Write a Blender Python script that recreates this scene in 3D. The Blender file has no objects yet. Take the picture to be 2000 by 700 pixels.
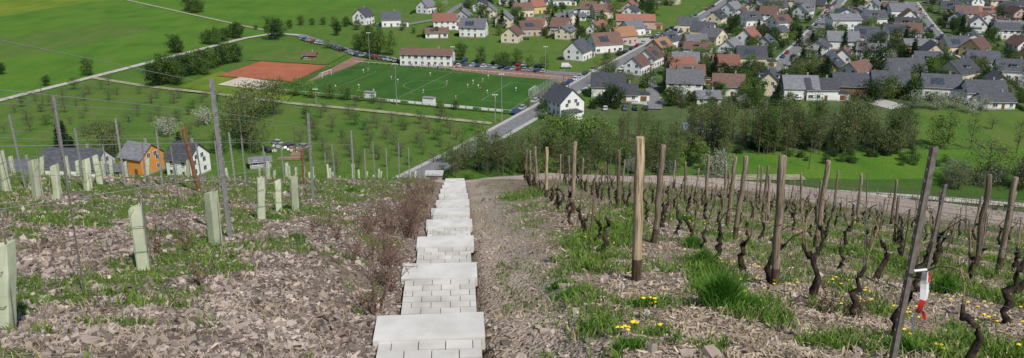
import bpy, math, random, numpy as np
from mathutils import Vector, Matrix
random.seed(11); rng=np.random.default_rng(11)
scene=bpy.context.scene
COL=scene.collection
F=1700.0; PT=math.radians(18.8); CP=math.cos(PT); SP=math.sin(PT); CAMZ=80.0
TAB=rng.random((256,256))
def sm(t):
    t=np.clip(t,0,1); return t*t*(3-2*t)
def vn(X,Y,s,o=0):
    X=np.asarray(X,float)/s+o*17.3; Y=np.asarray(Y,float)/s+o*7.7
    xi=np.floor(X).astype(int); yi=np.floor(Y).astype(int); fx=sm(X-xi); fy=sm(Y-yi)
    a=TAB[xi%256,yi%256]; b=TAB[(xi+1)%256,yi%256]; c=TAB[xi%256,(yi+1)%256]; d=TAB[(xi+1)%256,(yi+1)%256]
    return (a*(1-fx)+b*fx)*(1-fy)+(c*(1-fx)+d*fx)*fy
def seg_d(X,Y,pts):
    d=np.full(np.shape(X),1e9)
    for (ax,ay),(bx,by) in zip(pts[:-1],pts[1:]):
        vx,vy=bx-ax,by-ay; L2=vx*vx+vy*vy+1e-9
        t=np.clip(((X-ax)*vx+(Y-ay)*vy)/L2,0,1)
        d=np.minimum(d,np.hypot(X-ax-t*vx,Y-ay-t*vy))
    return d
# ---------------------------------------------------------------- terrain
TRACK=[(-4,45),(1,45),(5,46.3),(9,47),(13,46),(15.8,43),(17,37),(18.2,30),(21,22),(25,10),(29,-15)]
TW=2.6
def crest(X): return np.interp(X,[-60,-15,-11,-8.8,-7,-2,0,8,20,50,90],[10,15,18.5,24,29,41,43,55,70,82,90])
def hill(X,Y):
    X=np.asarray(X,float); Y=np.asarray(Y,float)
    base=78.35-.3013*np.maximum(Y,-200)-.1*np.sign(X)*np.clip(np.abs(X)-2,0,58)
    d=np.maximum(Y-crest(X),0); e=np.where(d<12,.5*.19*d*d/12,.19*(d-6))
    z=base-e; k=8.0
    h=np.clip(.5+.5*z/k,0,1); z=z*h+k*h*(1-h)*.5
    z=np.where(h<=0,0,z)
    far=np.maximum(np.maximum(Y-1100,0),np.maximum(np.abs(X)-900,0)*.8)
    return z+np.minimum(far*.16,170)
def berm(X,Y):
    # the farm track is built up on a low embankment
    return np.interp(X,[-2,1,6,12],[0,.12,.45,.85])*np.exp(-(seg_d(X,Y,TRACK)/2.9)**2)
def Xs(Y): return -.276-.0627*np.asarray(Y,float)
PITCH=3.5; LAND=1.44; RUN=PITCH-LAND
def nose(k):
    Y=7.4+PITCH*k; return float(hill(-1.0,Y))
NZ=np.array([nose(k) for k in range(-4,16)])
def sprof(Y):
    Y=np.asarray(Y,float); k=np.clip(np.floor((Y-7.4)/PITCH).astype(int),-4,14); r=Y-7.4-PITCH*k
    a=NZ[k+4]; b=NZ[k+5]
    return np.where(r<RUN,a+(b-a)*r/RUN,b), (r<RUN)
def ground(X,Y,noise=True):
    X=np.asarray(X,float); Y=np.asarray(Y,float)
    z=hill(X,Y)+berm(X,Y)
    near=(1-sm((Y-60)/40))*(1-sm((np.abs(X)-30)/20))
    if noise:
        z=z+near*((vn(X,Y,2.3,1)-.5)*.12+(vn(X,Y,.6,2)-.5)*.06+(vn(X,Y,.22,3)-.5)*.04)
    lat=np.abs(X-Xs(Y)); on=(Y>-5)&(Y<52)
    s,fl=sprof(Y)
    w=(1-sm((lat-.6)/1.0))*on
    dig=.24*(1-sm((lat-.40)/.14))
    nz=((vn(X,Y,.6,2)-.5)*.05*sm((lat-.5)/.3)) if noise else 0
    return z*(1-w)+(s-.05-dig+nz)*w
def ray(px,py):
    a=(px-1000)/F; b=(py-350)/F
    return a, CP-b*SP, -SP-b*CP
TT=np.concatenate([np.arange(3,120,.02),np.arange(120,500,.1)])
def gp(px,py):
    dx,dy,dz=ray(px,py)
    X=dx*TT; Y=dy*TT; Z=CAMZ+dz*TT
    i=int(np.argmax(Z<hill(X,Y)))
    return float(X[i]),float(Y[i])
def vp(px,py):
    dx,dy,dz=ray(px,py); t=-CAMZ/dz
    return dx*t,dy*t
def gz(x,y): return float(ground(x,y))
# ---------------------------------------------------------------- mesh helpers
def np_mesh(name,V,Fa,mat_idx=None,smooth=False):
    V=np.ascontiguousarray(V,dtype=np.float32); Fa=np.ascontiguousarray(Fa,dtype=np.int32)
    m,k=Fa.shape
    me=bpy.data.meshes.new(name)
    me.vertices.add(len(V)); me.vertices.foreach_set('co',V.ravel())
    me.loops.add(m*k); me.loops.foreach_set('vertex_index',Fa.ravel())
    me.polygons.add(m); me.polygons.foreach_set('loop_start',np.arange(0,m*k,k,dtype=np.int32))
    if mat_idx is not None: me.polygons.foreach_set('material_index',np.asarray(mat_idx,dtype=np.int32))
    me.polygons.foreach_set('use_smooth',np.full(m,smooth,dtype=bool))
    me.update(calc_edges=True); me.validate()
    return me
def put(name,me,loc=(0,0,0),rot=0,scale=1,parent=None,mats=None):
    if mats:
        for mt in mats: me.materials.append(mt)
    o=bpy.data.objects.new(name,me); COL.objects.link(o)
    o.location=loc
    o.rotation_euler=(0,0,rot) if not isinstance(rot,(tuple,list)) else rot
    o.scale=(scale,)*3 if not isinstance(scale,(tuple,list)) else scale
    if parent: o.parent=parent
    return o
def empty(name,loc,rot=0):
    o=bpy.data.objects.new(name,None); COL.objects.link(o); o.location=loc; o.rotation_euler=(0,0,rot); o.empty_display_size=.5
    return o
class Buf:
    def __init__(s): s.v=[]; s.f=[]; s.m=[]
    def add(s,v,f,m=0):
        n=len(s.v); s.v+= [tuple(p) for p in v]; s.f+=[tuple(i+n for i in q) for q in f]; s.m+=[m]*len(f)
    def box(s,c,d,m=0,rz=0,taper=1):
        x,y,z=d[0]/2,d[1]/2,d[2]/2; cs,sn=math.cos(rz),math.sin(rz); v=[]
        for k,t in((-1,1),(1,taper)):
            for i,j in((-1,-1),(1,-1),(1,1),(-1,1)):
                a,b=i*x*t,j*y*t; v.append((c[0]+a*cs-b*sn,c[1]+a*sn+b*cs,c[2]+k*z))
        s.add(v,[(3,2,1,0),(4,5,6,7),(0,1,5,4),(1,2,6,5),(2,3,7,6),(3,0,4,7)],m)
    def tube(s,pts,rad,n=6,m=0,cap=True):
        pts=[Vector(p) for p in pts]; v=[];f=[]
        for i,p in enumerate(pts):
            d=(pts[min(i+1,len(pts)-1)]-pts[max(i-1,0)]).normalized()
            a=d.cross(Vector((0,0,1)) if abs(d.z)<.9 else Vector((1,0,0))).normalized(); b=d.cross(a)
            r=rad[i] if isinstance(rad,(list,tuple)) else rad
            for j in range(n):
                t=2*math.pi*j/n; v.append(p+a*math.cos(t)*r+b*math.sin(t)*r)
        for i in range(len(pts)-1):
            for j in range(n):
                f.append((i*n+j,i*n+(j+1)%n,(i+1)*n+(j+1)%n,(i+1)*n+j))
        if cap:
            f.append(tuple(range(n))[::-1]); f.append(tuple((len(pts)-1)*n+j for j in range(n)))
        s.add(v,f,m)
    def mesh(s,name,mats,smooth=False):
        me=bpy.data.meshes.new(name); me.from_pydata(s.v,[],s.f)
        me.polygons.foreach_set('material_index',np.array(s.m,dtype=np.int32))
        if smooth: me.polygons.foreach_set('use_smooth',np.ones(len(s.f),dtype=bool))
        for mt in mats: me.materials.append(mt)
        me.update(); return me
# ---------------------------------------------------------------- materials
def pmat(name,c1,c2=None,scale=5,rough=.85,bump=0,bdist=.02,metal=0,island=0,objr=0,trans=0,lo=.35,hi=.65,local=False,detail=4,stretch=None):
    m=bpy.data.materials.new(name); m.use_nodes=True; nt=m.node_tree; N=nt.nodes; L=nt.links
    bs=N['Principled BSDF']; bs.inputs['Roughness'].default_value=rough; bs.inputs['Metallic'].default_value=metal
    bs.inputs['Specular IOR Level'].default_value=.3 if rough<.8 else .12
    c2=c2 or c1
    if local:
        tc=N.new('ShaderNodeTexCoord'); co=tc.outputs['Object']
    else:
        g=N.new('ShaderNodeNewGeometry'); co=g.outputs['Position']
    if stretch:
        mp=N.new('ShaderNodeMapping'); mp.inputs['Scale'].default_value=stretch; L.new(co,mp.inputs['Vector']); co=mp.outputs[0]
    nz=N.new('ShaderNodeTexNoise'); nz.inputs['Scale'].default_value=scale; nz.inputs['Detail'].default_value=detail; L.new(co,nz.inputs['Vector'])
    mr=N.new('ShaderNodeMapRange'); mr.inputs['From Min'].default_value=lo; mr.inputs['From Max'].default_value=hi; L.new(nz.outputs['Fac'],mr.inputs['Value'])
    mx=N.new('ShaderNodeMix'); mx.data_type='RGBA'; mx.inputs['A'].default_value=(*c1,1); mx.inputs['B'].default_value=(*c2,1)
    L.new(mr.outputs[0],mx.inputs['Factor']); out=mx.outputs['Result']
    def vary(out,src,amt):
        hs=N.new('ShaderNodeHueSaturation'); ma=N.new('ShaderNodeMath'); ma.operation='MULTIPLY_ADD'
        ma.inputs[1].default_value=amt; ma.inputs[2].default_value=1-amt/2
        L.new(src,ma.inputs[0]); L.new(ma.outputs[0],hs.inputs['Value']); L.new(out,hs.inputs['Color']); return hs.outputs[0]
    if island:
        g2=N.new('ShaderNodeNewGeometry'); out=vary(out,g2.outputs['Random Per Island'],island)
    if objr:
        oi=N.new('ShaderNodeObjectInfo'); out=vary(out,oi.outputs['Random'],objr)
    L.new(out,bs.inputs['Base Color'])
    if bump:
        b=N.new('ShaderNodeBump'); b.inputs['Strength'].default_value=bump; b.inputs['Distance'].default_value=bdist
        n2=N.new('ShaderNodeTexNoise'); n2.inputs['Scale'].default_value=scale*3; n2.inputs['Detail'].default_value=5; L.new(co,n2.inputs['Vector'])
        L.new(n2.outputs['Fac'],b.inputs['Height']); L.new(b.outputs[0],bs.inputs['Normal'])
    if trans:
        tr=N.new('ShaderNodeBsdfTranslucent'); L.new(out,tr.inputs['Color']); ms=N.new('ShaderNodeMixShader'); ms.inputs[0].default_value=trans
        L.new(bs.outputs[0],ms.inputs[1]); L.new(tr.outputs[0],ms.inputs[2]); L.new(ms.outputs[0],N['Material Output'].inputs['Surface'])
    return m
def fieldm(name,a,b,c,s=.03):
    """meadow: broad drift + fine mottling + tractor-wide banding"""
    m=bpy.data.materials.new(name); m.use_nodes=True; nt=m.node_tree; N=nt.nodes; L=nt.links
    bs=N['Principled BSDF']; bs.inputs['Roughness'].default_value=.95; bs.inputs['Specular IOR Level'].default_value=.08
    g=N.new('ShaderNodeNewGeometry')
    def nz(sc,d,st=None,lo=.36,hi=.64):
        co=g.outputs['Position']
        if st: mp=N.new('ShaderNodeMapping'); mp.inputs['Scale'].default_value=st; mp.inputs['Rotation'].default_value=(0,0,.6); L.new(co,mp.inputs['Vector']); co=mp.outputs[0]
        n=N.new('ShaderNodeTexNoise'); n.inputs['Scale'].default_value=sc; n.inputs['Detail'].default_value=d; L.new(co,n.inputs['Vector'])
        r=N.new('ShaderNodeMapRange'); r.inputs['From Min'].default_value=lo; r.inputs['From Max'].default_value=hi; L.new(n.outputs['Fac'],r.inputs['Value']); return r.outputs[0]
    def mx(f,A,B):
        x=N.new('ShaderNodeMix'); x.data_type='RGBA'; L.new(f,x.inputs['Factor'])
        for k,v in(('A',A),('B',B)):
            if isinstance(v,tuple): x.inputs[k].default_value=(*v,1)
            else: L.new(v,x.inputs[k])
        return x.outputs['Result']
    base=mx(nz(s,5),a,b)
    sc=N.new('ShaderNodeMath'); sc.operation='MULTIPLY'; sc.inputs[1].default_value=.7; L.new(nz(.14,7,(1,.2,1)),sc.inputs[0])
    base=mx(sc.outputs[0],base,c)
    s3=N.new('ShaderNodeMath'); s3.operation='MULTIPLY'; s3.inputs[1].default_value=.45; L.new(nz(.05,3,None,.5,.7),s3.inputs[0])
    base=mx(s3.outputs[0],base,(a[0]*.6,a[1]*.68,a[2]*.9))
    s2=N.new('ShaderNodeMath'); s2.operation='MULTIPLY'; s2.inputs[1].default_value=.45; L.new(nz(1.3,6),s2.inputs[0])
    base=mx(s2.outputs[0],base,(a[0]*.5,a[1]*.55,a[2]*.6)); L.new(base,bs.inputs['Base Color']); return m
M={}
M['asphalt']=pmat('asphalt',(.15,.15,.155),(.21,.21,.21),.8,.9)
M['lane']=pmat('concrete_lane',(.36,.34,.31),(.46,.43,.38),.5,.9)
M['gravel']=pmat('gravel_path',(.34,.31,.22),(.22,.24,.12),.4,.95)
M['pave']=pmat('pavement_slabs',(.33,.32,.31),(.42,.41,.39),1.2,.9)
M['kerb']=pmat('kerb_stone',(.4,.4,.38),(.48,.47,.45),2,.9)
M['white_line']=pmat('white_line_paint',(.42,.5,.36),(.25,.36,.2),2,.8)
M['clay']=pmat('clay_court',(.37,.125,.065),(.31,.10,.055),.15,.95)
M['sand']=pmat('sand',(.52,.46,.37),(.44,.39,.31),.3,.95)
M['reddirt']=pmat('red_dirt',(.27,.155,.11),(.20,.13,.095),.15,.95)
M['turf']=fieldm('turf',(.035,.10,.018),(.048,.12,.021),(.055,.115,.022),.08)
M['turf2']=fieldm('turf_light',(.042,.113,.02),(.054,.133,.023),(.06,.125,.024),.08)
M['field_a']=fieldm('field_bright',(.062,.155,.018),(.09,.19,.022),(.12,.20,.028))
M['field_b']=fieldm('field_yellow',(.095,.175,.018),(.16,.225,.024),(.21,.24,.03))
M['field_c']=fieldm('field_dark',(.042,.098,.016),(.06,.125,.022),(.085,.13,.03),.06)
M['orch']=fieldm('orchard_meadow',(.066,.142,.022),(.10,.18,.03),(.14,.17,.045),.05)
M['garden']=fieldm('garden_lawn',(.05,.10,.024),(.085,.14,.035),(.14,.14,.08),.06)
M['bare']=fieldm('bare_earth',(.15,.14,.07),(.10,.14,.04),(.2,.17,.11),.1)
M['water']=pmat('pond_water',(.10,.13,.16),(.16,.2,.24),.3,.08)
M['conc']=pmat('stair_concrete',(.45,.435,.40),(.60,.585,.545),3,.85,bump=.4,bdist=.006,detail=12,lo=.28,hi=.66)
M['brick']=pmat('stair_pavers',(.42,.40,.365),(.56,.54,.495),3,.9,bump=.35,bdist=.005,island=.2,detail=9)
M['joint']=pmat('paver_joint',(.14,.12,.10),(.21,.19,.16),8,.95)
M['bark']=pmat('bark',(.075,.062,.05),(.13,.11,.09),3,.95,local=True)
M['bark_dark']=pmat('vine_bark',(.020,.015,.012),(.065,.048,.036),18,.95,bump=.8,bdist=.01,local=True)
M['cane']=pmat('vine_cane',(.18,.12,.08),(.27,.19,.13),20,.8,local=True)
M['wood_post']=pmat('weathered_post',(.12,.092,.066),(.30,.24,.175),9,.9,bump=.7,bdist=.006,local=True,stretch=(6,6,.5),objr=.7)
M['wood_new']=pmat('pale_post',(.17,.12,.07),(.50,.39,.255),5,.9,bump=.9,bdist=.006,local=True,stretch=(9,9,.5),lo=.36,hi=.6,detail=8)
M['wood_base']=pmat('damp_post_base',(.045,.032,.022),(.13,.09,.06),9,.9,bump=.7,bdist=.006,local=True,stretch=(6,6,.5))
M['rust']=pmat('rusty_post',(.15,.065,.035),(.23,.11,.06),12,.8,local=True)
M['galv']=pmat('galvanised_steel',(.25,.245,.24),(.36,.355,.35),14,.55,metal=.35,local=True,objr=.2)
M['galv_dark']=pmat('dull_steel',(.13,.115,.10),(.23,.205,.185),14,.6,metal=.3,local=True)
M['wire']=pmat('wire_steel',(.42,.42,.42),None,5,.5,metal=.4)
M['tube']=pmat('tube_plastic',(.56,.62,.42),(.72,.74,.58),5,.5,trans=.35,local=True,objr=.3)
M['stone']=pmat('slate',(.175,.135,.11),(.345,.29,.25),2,.85,island=1.3,lo=.3,hi=.7)
M['chip']=pmat('woodchip',(.24,.185,.135),(.42,.345,.265),4,.9,island=1.1)
M['blade']=pmat('grass_blade',(.11,.205,.025),(.17,.265,.045),1.5,.7,island=.7,trans=.35)
M['blade_lush']=pmat('lush_grass_blade',(.055,.165,.014),(.11,.24,.028),3,.7,island=.8,trans=.35)
M['straw']=pmat('straw_blade',(.38,.31,.18),(.3,.24,.15),3,.8,island=.5)
M['twig']=pmat('dry_twig',(.11,.07,.052),(.19,.13,.10),8,.9,island=.5)
M['yellow']=pmat('dandelion_yellow',(.8,.6,.02),None,3,.7)
M['fluff']=pmat('dandelion_fluff',(.6,.57,.52),None,3,.9,trans=.3)
def leafm(n,a,b,isl=.9): return pmat(n,a,b,.35,.75,island=isl,objr=.45,trans=.3,lo=.3,hi=.7)
M['leaf']=leafm('leaf_green',(.06,.12,.024),(.105,.175,.035))
M['leaf_dark']=leafm('leaf_dark',(.03,.062,.019),(.052,.10,.025))
M['leaf_olive']=leafm('leaf_olive',(.10,.13,.042),(.165,.19,.065))
M['leaf_grey']=leafm('leaf_greygreen',(.09,.105,.05),(.14,.15,.075))
M['leaf_silver']=leafm('leaf_silver',(.19,.22,.14),(.28,.31,.21))
M['leaf_fresh']=leafm('leaf_fresh',(.12,.20,.038),(.17,.26,.055))
M['leaf_con']=leafm('leaf_conifer',(.014,.035,.013),(.025,.055,.018))
M['leaf_red']=leafm('leaf_red',(.08,.025,.022),(.11,.038,.028))
M['blossom']=leafm('blossom_white',(.52,.50,.45),(.3,.34,.2),.5)
M['glass']=pmat('window_glass',(.03,.04,.05),(.06,.075,.09),1,.12)
M['frame']=pmat('window_frame',(.72,.72,.70),None,3,.6)
M['door']=pmat('door_wood',(.14,.07,.035),(.2,.1,.05),3,.6)
M['plinth']=pmat('plinth',(.3,.29,.27),None,3,.9)
walls={'w':pmat('render_white',(.76,.75,.73),(.68,.67,.64),.5,.9),'c':pmat('render_cream',(.68,.60,.45),(.62,.54,.40),.5,.9),
 'y':pmat('render_yellow',(.60,.45,.22),(.54,.4,.2),.5,.9),'o':pmat('render_orange',(.64,.28,.07),(.58,.25,.065),.5,.9),
 'g':pmat('render_grey',(.44,.44,.43),(.38,.38,.37),.5,.9),'p':pmat('render_pink',(.50,.37,.31),(.46,.33,.28),.5,.9),'b':pmat('timber_wall',(.16,.10,.06),(.22,.14,.09),.5,.9)}
def roofm(n,a,b): return pmat(n,a,b,.8,.7,objr=.5,bump=.5,bdist=.05,local=True,stretch=(1,3,3))
roofs={'d':roofm('roof_slate',(.045,.048,.058),(.082,.085,.1)),'l':roofm('roof_grey',(.11,.11,.125),(.17,.17,.185)),
 'b':roofm('roof_brown',(.10,.058,.045),(.15,.088,.07)),'r':roofm('roof_red',(.21,.088,.062),(.27,.12,.088)),'o':roofm('roof_orange',(.32,.16,.09),(.38,.2,.12))}
M['tyre']=pmat('tyre',(.02,.02,.02),None,3,.9)
M['hub']=pmat('wheel_hub',(.4,.4,.42),None,3,.4,metal=.6)
M['tape_r']=pmat('tape_red',(.62,.05,.04),None,3,.5,trans=.2)
M['tape_w']=pmat('tape_white',(.8,.8,.8),None,3,.5,trans=.2)
M['skin']=pmat('skin',(.5,.3,.2),None,3,.7); M['hair']=pmat('hair',(.05,.03,.02),None,3,.8)
M['shirt_r']=pmat('shirt_red',(.5,.04,.03),None,3,.8); M['shirt_w']=pmat('shirt_white',(.75,.75,.75),None,3,.8)
M['shirt_b']=pmat('shirt_blue',(.04,.08,.35),None,3,.8); M['short_d']=pmat('shorts_dark',(.03,.03,.05),None,3,.8)
# ---------------------------------------------------------------- vegetation cover map of the near slope
ROWS=[1.86,3.7,5.6,7.6,9.6,11.6,13.6,15.6,17.6,19.6]
def rowx(x0,Y): return x0-.03*Y
caps=[([(1180,650),(1140,600),(1110,562)],.28,1.0),([(1050,525),(1110,520),(1150,490),(1190,450),(1235,405)],.62,1.15),
 ([(1340,500),(1375,505),(1400,580)],.30,1.0),([(1330,427),(1360,430)],.4,.9),([(1640,690),(1760,655),(1860,695)],.35,.95),
 ([(1720,610),(1640,565)],.3,.8),([(1690,500),(1850,545),(1970,590)],.45,1.0),([(975,392),(1010,386),(1060,372)],.7,.9),
 ([(985,435),(1025,440)],.35,.8),([(1460,600),(1480,640)],.3,.7),([(1250,590),(1270,600)],.3,.6),([(1230,680),(1250,660)],.25,.7),
 ([(1900,650),(1990,700)],.45,.9),([(1080,610),(1040,560)],.2,.3)]
caps=[([gp(*p) for p in c],r,w) for c,r,w in caps]
def cover(X,Y):
    n=vn(X,Y,.9,5)*.5+vn(X,Y,.3,6)*.5; nb=vn(X,Y,3.2,8)
    left=(X<Xs(Y)-.6)
    rowA=np.exp(-((X+3.65+.05*Y)/.8)**2)+.7*np.exp(-((X+6.2+.05*Y)/.8)**2)
    toc=sm((Y-(crest(X)-16))/12)
    gl=sm((n-.53+.20*rowA+.32*toc*nb+.14*(nb-.5)+.06*sm((Y-9)/6))/.2)
    gr=sm((n-.58+.10*(nb-.5))/.12)*.55
    for c,r,w in caps:
        d=seg_d(X,Y,c); gr=np.maximum(gr,w*(1-sm((d-r*.5)/(r*.9)))*sm((n-.25)/.22))
    for i in range(len(ROWS)-1):
        mid=(ROWS[i]+ROWS[i+1])/2
        if i==0: continue
        s=np.exp(-((X-rowx(mid,Y))/.55)**2)*sm((Y-10)/5); gr=np.maximum(gr,s*sm((n-.34)/.16)*.9)
    g=np.clip(np.where(left,gl,gr),0,1)
    lat=np.abs(X-Xs(Y)); g=g*sm((lat-.6)/.3)
    tr=seg_d(X,Y,TRACK); g=g*sm((tr-TW-.1)/.9)
    strip=np.exp(-((X-Xs(Y)-1.15)/.45)**2); g=g*(1-.85*strip*(Y<30))
    return g
# ---------------------------------------------------------------- ground sheet
def axis(parts):
    out=[]
    for a,b,s in parts: out+=list(np.arange(a,b-1e-6,s))
    return out
def grow(a,b,s,g=1.18):
    out=[];x=a
    while x<b: out.append(x); x+=s; s*=g
    out.append(b); return out
fx=axis([(-14,14,.09),(14,32,.3)]); gx=[-v for v in grow(14,3500,.3)][::-1]
xs=np.array(sorted(set(np.round(gx[:-1]+fx+grow(32,3500,.4),4))))
ys=np.array(sorted(set(np.round([-v for v in grow(2,500,.6)]+axis([(-2,4,.4),(4,24,.09),(24,62,.22),(62,110,1.2),(110,210,3)])+grow(210,4500,5,1.15),4))))
GX,GY=np.meshgrid(xs,ys); GZ=ground(GX,GY)
nx,ny=len(xs),len(ys)
V=np.stack([GX.ravel(),GY.ravel(),GZ.ravel()],1)
idx=np.arange(nx*ny).reshape(ny,nx)
Fq=np.stack([idx[:-1,:-1].ravel(),idx[:-1,1:].ravel(),idx[1:,1:].ravel(),idx[1:,:-1].ravel()],1)
me=np_mesh('ground',V,Fq,smooth=True)
x_,y_=GX.ravel(),GY.ravel()
a_grass=cover(x_,y_); tr=seg_d(x_,y_,TRACK)+(vn(x_,y_,1.5,21)-.5)*1.2
a_path=np.maximum(1-sm((tr-TW)/.9), .85*np.exp(-((x_-Xs(y_)-1.1)/.55)**2)*(y_<44)*(y_>0)*(.5+vn(x_,y_,.8,41)*.7))
a_chips=((x_<Xs(y_))*1.0)
beyond=sm((y_-crest(x_)-6)/14)
a_val=np.maximum(beyond,sm((np.abs(x_)-60)/10))
for nme,arr in(('grass',a_grass),('path',np.clip(a_path,0,1)),('chips',a_chips),('valley',a_val)):
    at=me.attributes.new(nme,'FLOAT','POINT'); at.data.foreach_set('value',arr.astype(np.float32))
gm=bpy.data.materials.new('ground'); gm.use_nodes=True; nt=gm.node_tree; N=nt.nodes; L=nt.links
bs=N['Principled BSDF']; bs.inputs['Roughness'].default_value=.95; bs.inputs['Specular IOR Level'].default_value=.1
geo=N.new('ShaderNodeNewGeometry'); pos=geo.outputs['Position']
def noise(s,d=4):
    n=N.new('ShaderNodeTexNoise'); n.inputs['Scale'].default_value=s; n.inputs['Detail'].default_value=d; L.new(pos,n.inputs['Vector']); return n.outputs['Fac']
def ramp(src,stops):
    r=N.new('ShaderNodeValToRGB'); e=r.color_ramp.elements
    while len(e)<len(stops): e.new(.5)
    for el,(p,c) in zip(e,stops): el.position=p; el.color=(*c,1)
    L.new(src,r.inputs[0]); return r.outputs[0]
def mix(f,a,b,mode='MIX'):
    m=N.new('ShaderNodeMix'); m.data_type='RGBA'; m.blend_type=mode
    if isinstance(f,float): m.inputs['Factor'].default_value=f
    else: L.new(f,m.inputs['Factor'])
    L.new(a,m.inputs['A']); L.new(b,m.inputs['B']); return m.outputs['Result']
def attr(n):
    a=N.new('ShaderNodeAttribute'); a.attribute_name=n; return a.outputs['Fac']
vo=N.new('ShaderNodeTexVoronoi'); vo.inputs['Scale'].default_value=24; vo.inputs['Randomness'].default_value=1
wn=N.new('ShaderNodeTexNoise'); wn.inputs['Scale'].default_value=9; L.new(pos,wn.inputs['Vector'])
wa=N.new('ShaderNodeVectorMath'); wa.operation='MULTIPLY_ADD'; wa.inputs[1].default_value=(.12,.12,.12); L.new(wn.outputs['Color'],wa.inputs[0]); L.new(pos,wa.inputs[2]); L.new(wa.outputs[0],vo.inputs['Vector'])
sx=N.new('ShaderNodeSeparateColor'); L.new(vo.outputs['Color'],sx.inputs[0])
chips=ramp(sx.outputs[0],[(0,(.07,.05,.04)),(.3,(.155,.115,.09)),(.65,(.26,.205,.165)),(1,(.40,.34,.295))])
chips=mix(.5,chips,ramp(noise(1.4,6),[(.3,(.15,.108,.08)),(.7,(.28,.22,.175))]))
dirt=mix(.5,ramp(noise(2.2,8),[(.3,(.18,.13,.09)),(.7,(.35,.28,.21))]),ramp(noise(28,6),[(.3,(.12,.085,.06)),(.7,(.40,.325,.25))]))
path=mix(.5,ramp(noise(1.1,6),[(.3,(.38,.30,.24)),(.7,(.53,.43,.36))]),ramp(noise(20,5),[(.3,(.32,.25,.2)),(.7,(.56,.47,.4))]))
grass=mix(.5,ramp(noise(6,6),[(.3,(.085,.13,.03)),(.7,(.17,.215,.06))]),ramp(noise(40,3),[(.3,(.06,.095,.022)),(.7,(.18,.235,.065))]))
val=mix(.5,ramp(noise(.035,5),[(.35,(.055,.12,.018)),(.65,(.095,.175,.028))]),ramp(noise(.5,6),[(.3,(.042,.095,.015)),(.7,(.11,.185,.032))]))
c=mix(attr('chips'),dirt,chips); c=mix(attr('path'),c,path); c=mix(attr('grass'),c,grass); c=mix(attr('valley'),c,val)
L.new(c,bs.inputs['Base Color'])
bp=N.new('ShaderNodeBump'); bp.inputs['Strength'].default_value=1.0; bp.inputs['Distance'].default_value=.035
ma=N.new('ShaderNodeMath'); ma.operation='ADD'; L.new(noise(25,6),ma.inputs[0]); L.new(vo.outputs['Distance'],ma.inputs[1]); L.new(ma.outputs[0],bp.inputs['Height']); L.new(bp.outputs[0],bs.inputs['Normal'])
put('ground',me,mats=[gm])
# ---------------------------------------------------------------- stair
st=empty('concrete_stairway',(0,0,0)); sb=Buf(); bb=Buf(); jb=Buf()
def sbox(buf,y0,y1,x0,x1,z0,z1,m=0,sk=0):
    v=[]
    for z in(z0,z1):
        for (u,y) in((x0,y0),(x1,y0),(x1,y1),(x0,y1)):
            cx=float(Xs(y)); v.append((cx+u,y+(.0627+sk)*u,z))
    buf.add(v,[(3,2,1,0),(4,5,6,7),(0,1,5,4),(1,2,6,5),(2,3,7,6),(3,0,4,7)],m)
for k in range(-2,13):
    Yk=7.4+PITCH*k; zk=NZ[k+4]
    jx=random.uniform(-.03,.03); jj=random.uniform(-.02,.02)
    sbox(jb,Yk-LAND+.02,Yk-.02,-.46+jx,.46+jx,zk-.45,zk-.022)
    nrow=6; d=(LAND-.48)/nrow
    for r in range(nrow):
        y0=Yk-LAND+r*d; off=(r%2)*.12; x=-.46-off
        while x<.46:
            a=max(x,-.46);b=min(x+.24,.46)
            if b-a>.03: sbox(bb,y0+.006,y0+d-.006,a+.004+jx,b-.004+jx,zk-.08,zk-.006+random.uniform(-.006,.006))
            x+=.24
    sbox(sb,Yk-.48,Yk,-.5+jx+jj,.5+jx+jj,zk-.12,zk+.012,sk=random.uniform(-.02,.02))
    drop=zk-NZ[k+5]; ns=6; tr_=RUN/ns
    for s in range(1,ns):
        zt=zk-drop*s/ns
        sbox(sb,Yk+tr_*(s-1)-.03 if s>1 else Yk-.02,Yk+tr_*s,-.47+jx,.47+jx,zt-.35,zt-.002*s)
put('steps',sb.mesh('steps',[M['conc']]),parent=st); put('pavers',bb.mesh('pavers',[M['brick']]),parent=st); put('bed',jb.mesh('bed',[M['joint']]),parent=st)
# ---------------------------------------------------------------- scattered stones, chips
def scatter_boxes(name,P,dims,tilt,mat,sink=.3):
    n=len(P); base=np.array([(-1,-1,-1),(1,-1,-1),(1,1,-1),(-1,1,-1),(-1,-1,1),(1,-1,1),(1,1,1),(-1,1,1)],float)*.5
    v=base[None]*dims[:,None,:]*(1+rng.uniform(-.45,.45,(n,8,3)))
    a=rng.uniform(0,2*np.pi,n); tx=rng.normal(0,tilt,n); ty=rng.normal(0,tilt,n)
    y=v[:,:,1]*np.cos(tx)[:,None]-v[:,:,2]*np.sin(tx)[:,None]; z=v[:,:,1]*np.sin(tx)[:,None]+v[:,:,2]*np.cos(tx)[:,None]
    x=v[:,:,0]*np.cos(ty)[:,None]+z*np.sin(ty)[:,None]; z=-v[:,:,0]*np.sin(ty)[:,None]+z*np.cos(ty)[:,None]
    X=x*np.cos(a)[:,None]-y*np.sin(a)[:,None]; Y=x*np.sin(a)[:,None]+y*np.cos(a)[:,None]
    W=np.stack([X+P[:,0,None],Y+P[:,1,None],z+P[:,2,None]+dims[:,2,None]*sink],2).reshape(-1,3)
    f=np.array([(3,2,1,0),(4,5,6,7),(0,1,5,4),(1,2,6,5),(2,3,7,6),(3,0,4,7)])
    Fa=(f[None]+(np.arange(n)*8)[:,None,None]).reshape(-1,4)
    put(name,np_mesh(name,W,Fa),mats=[mat])
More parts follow.
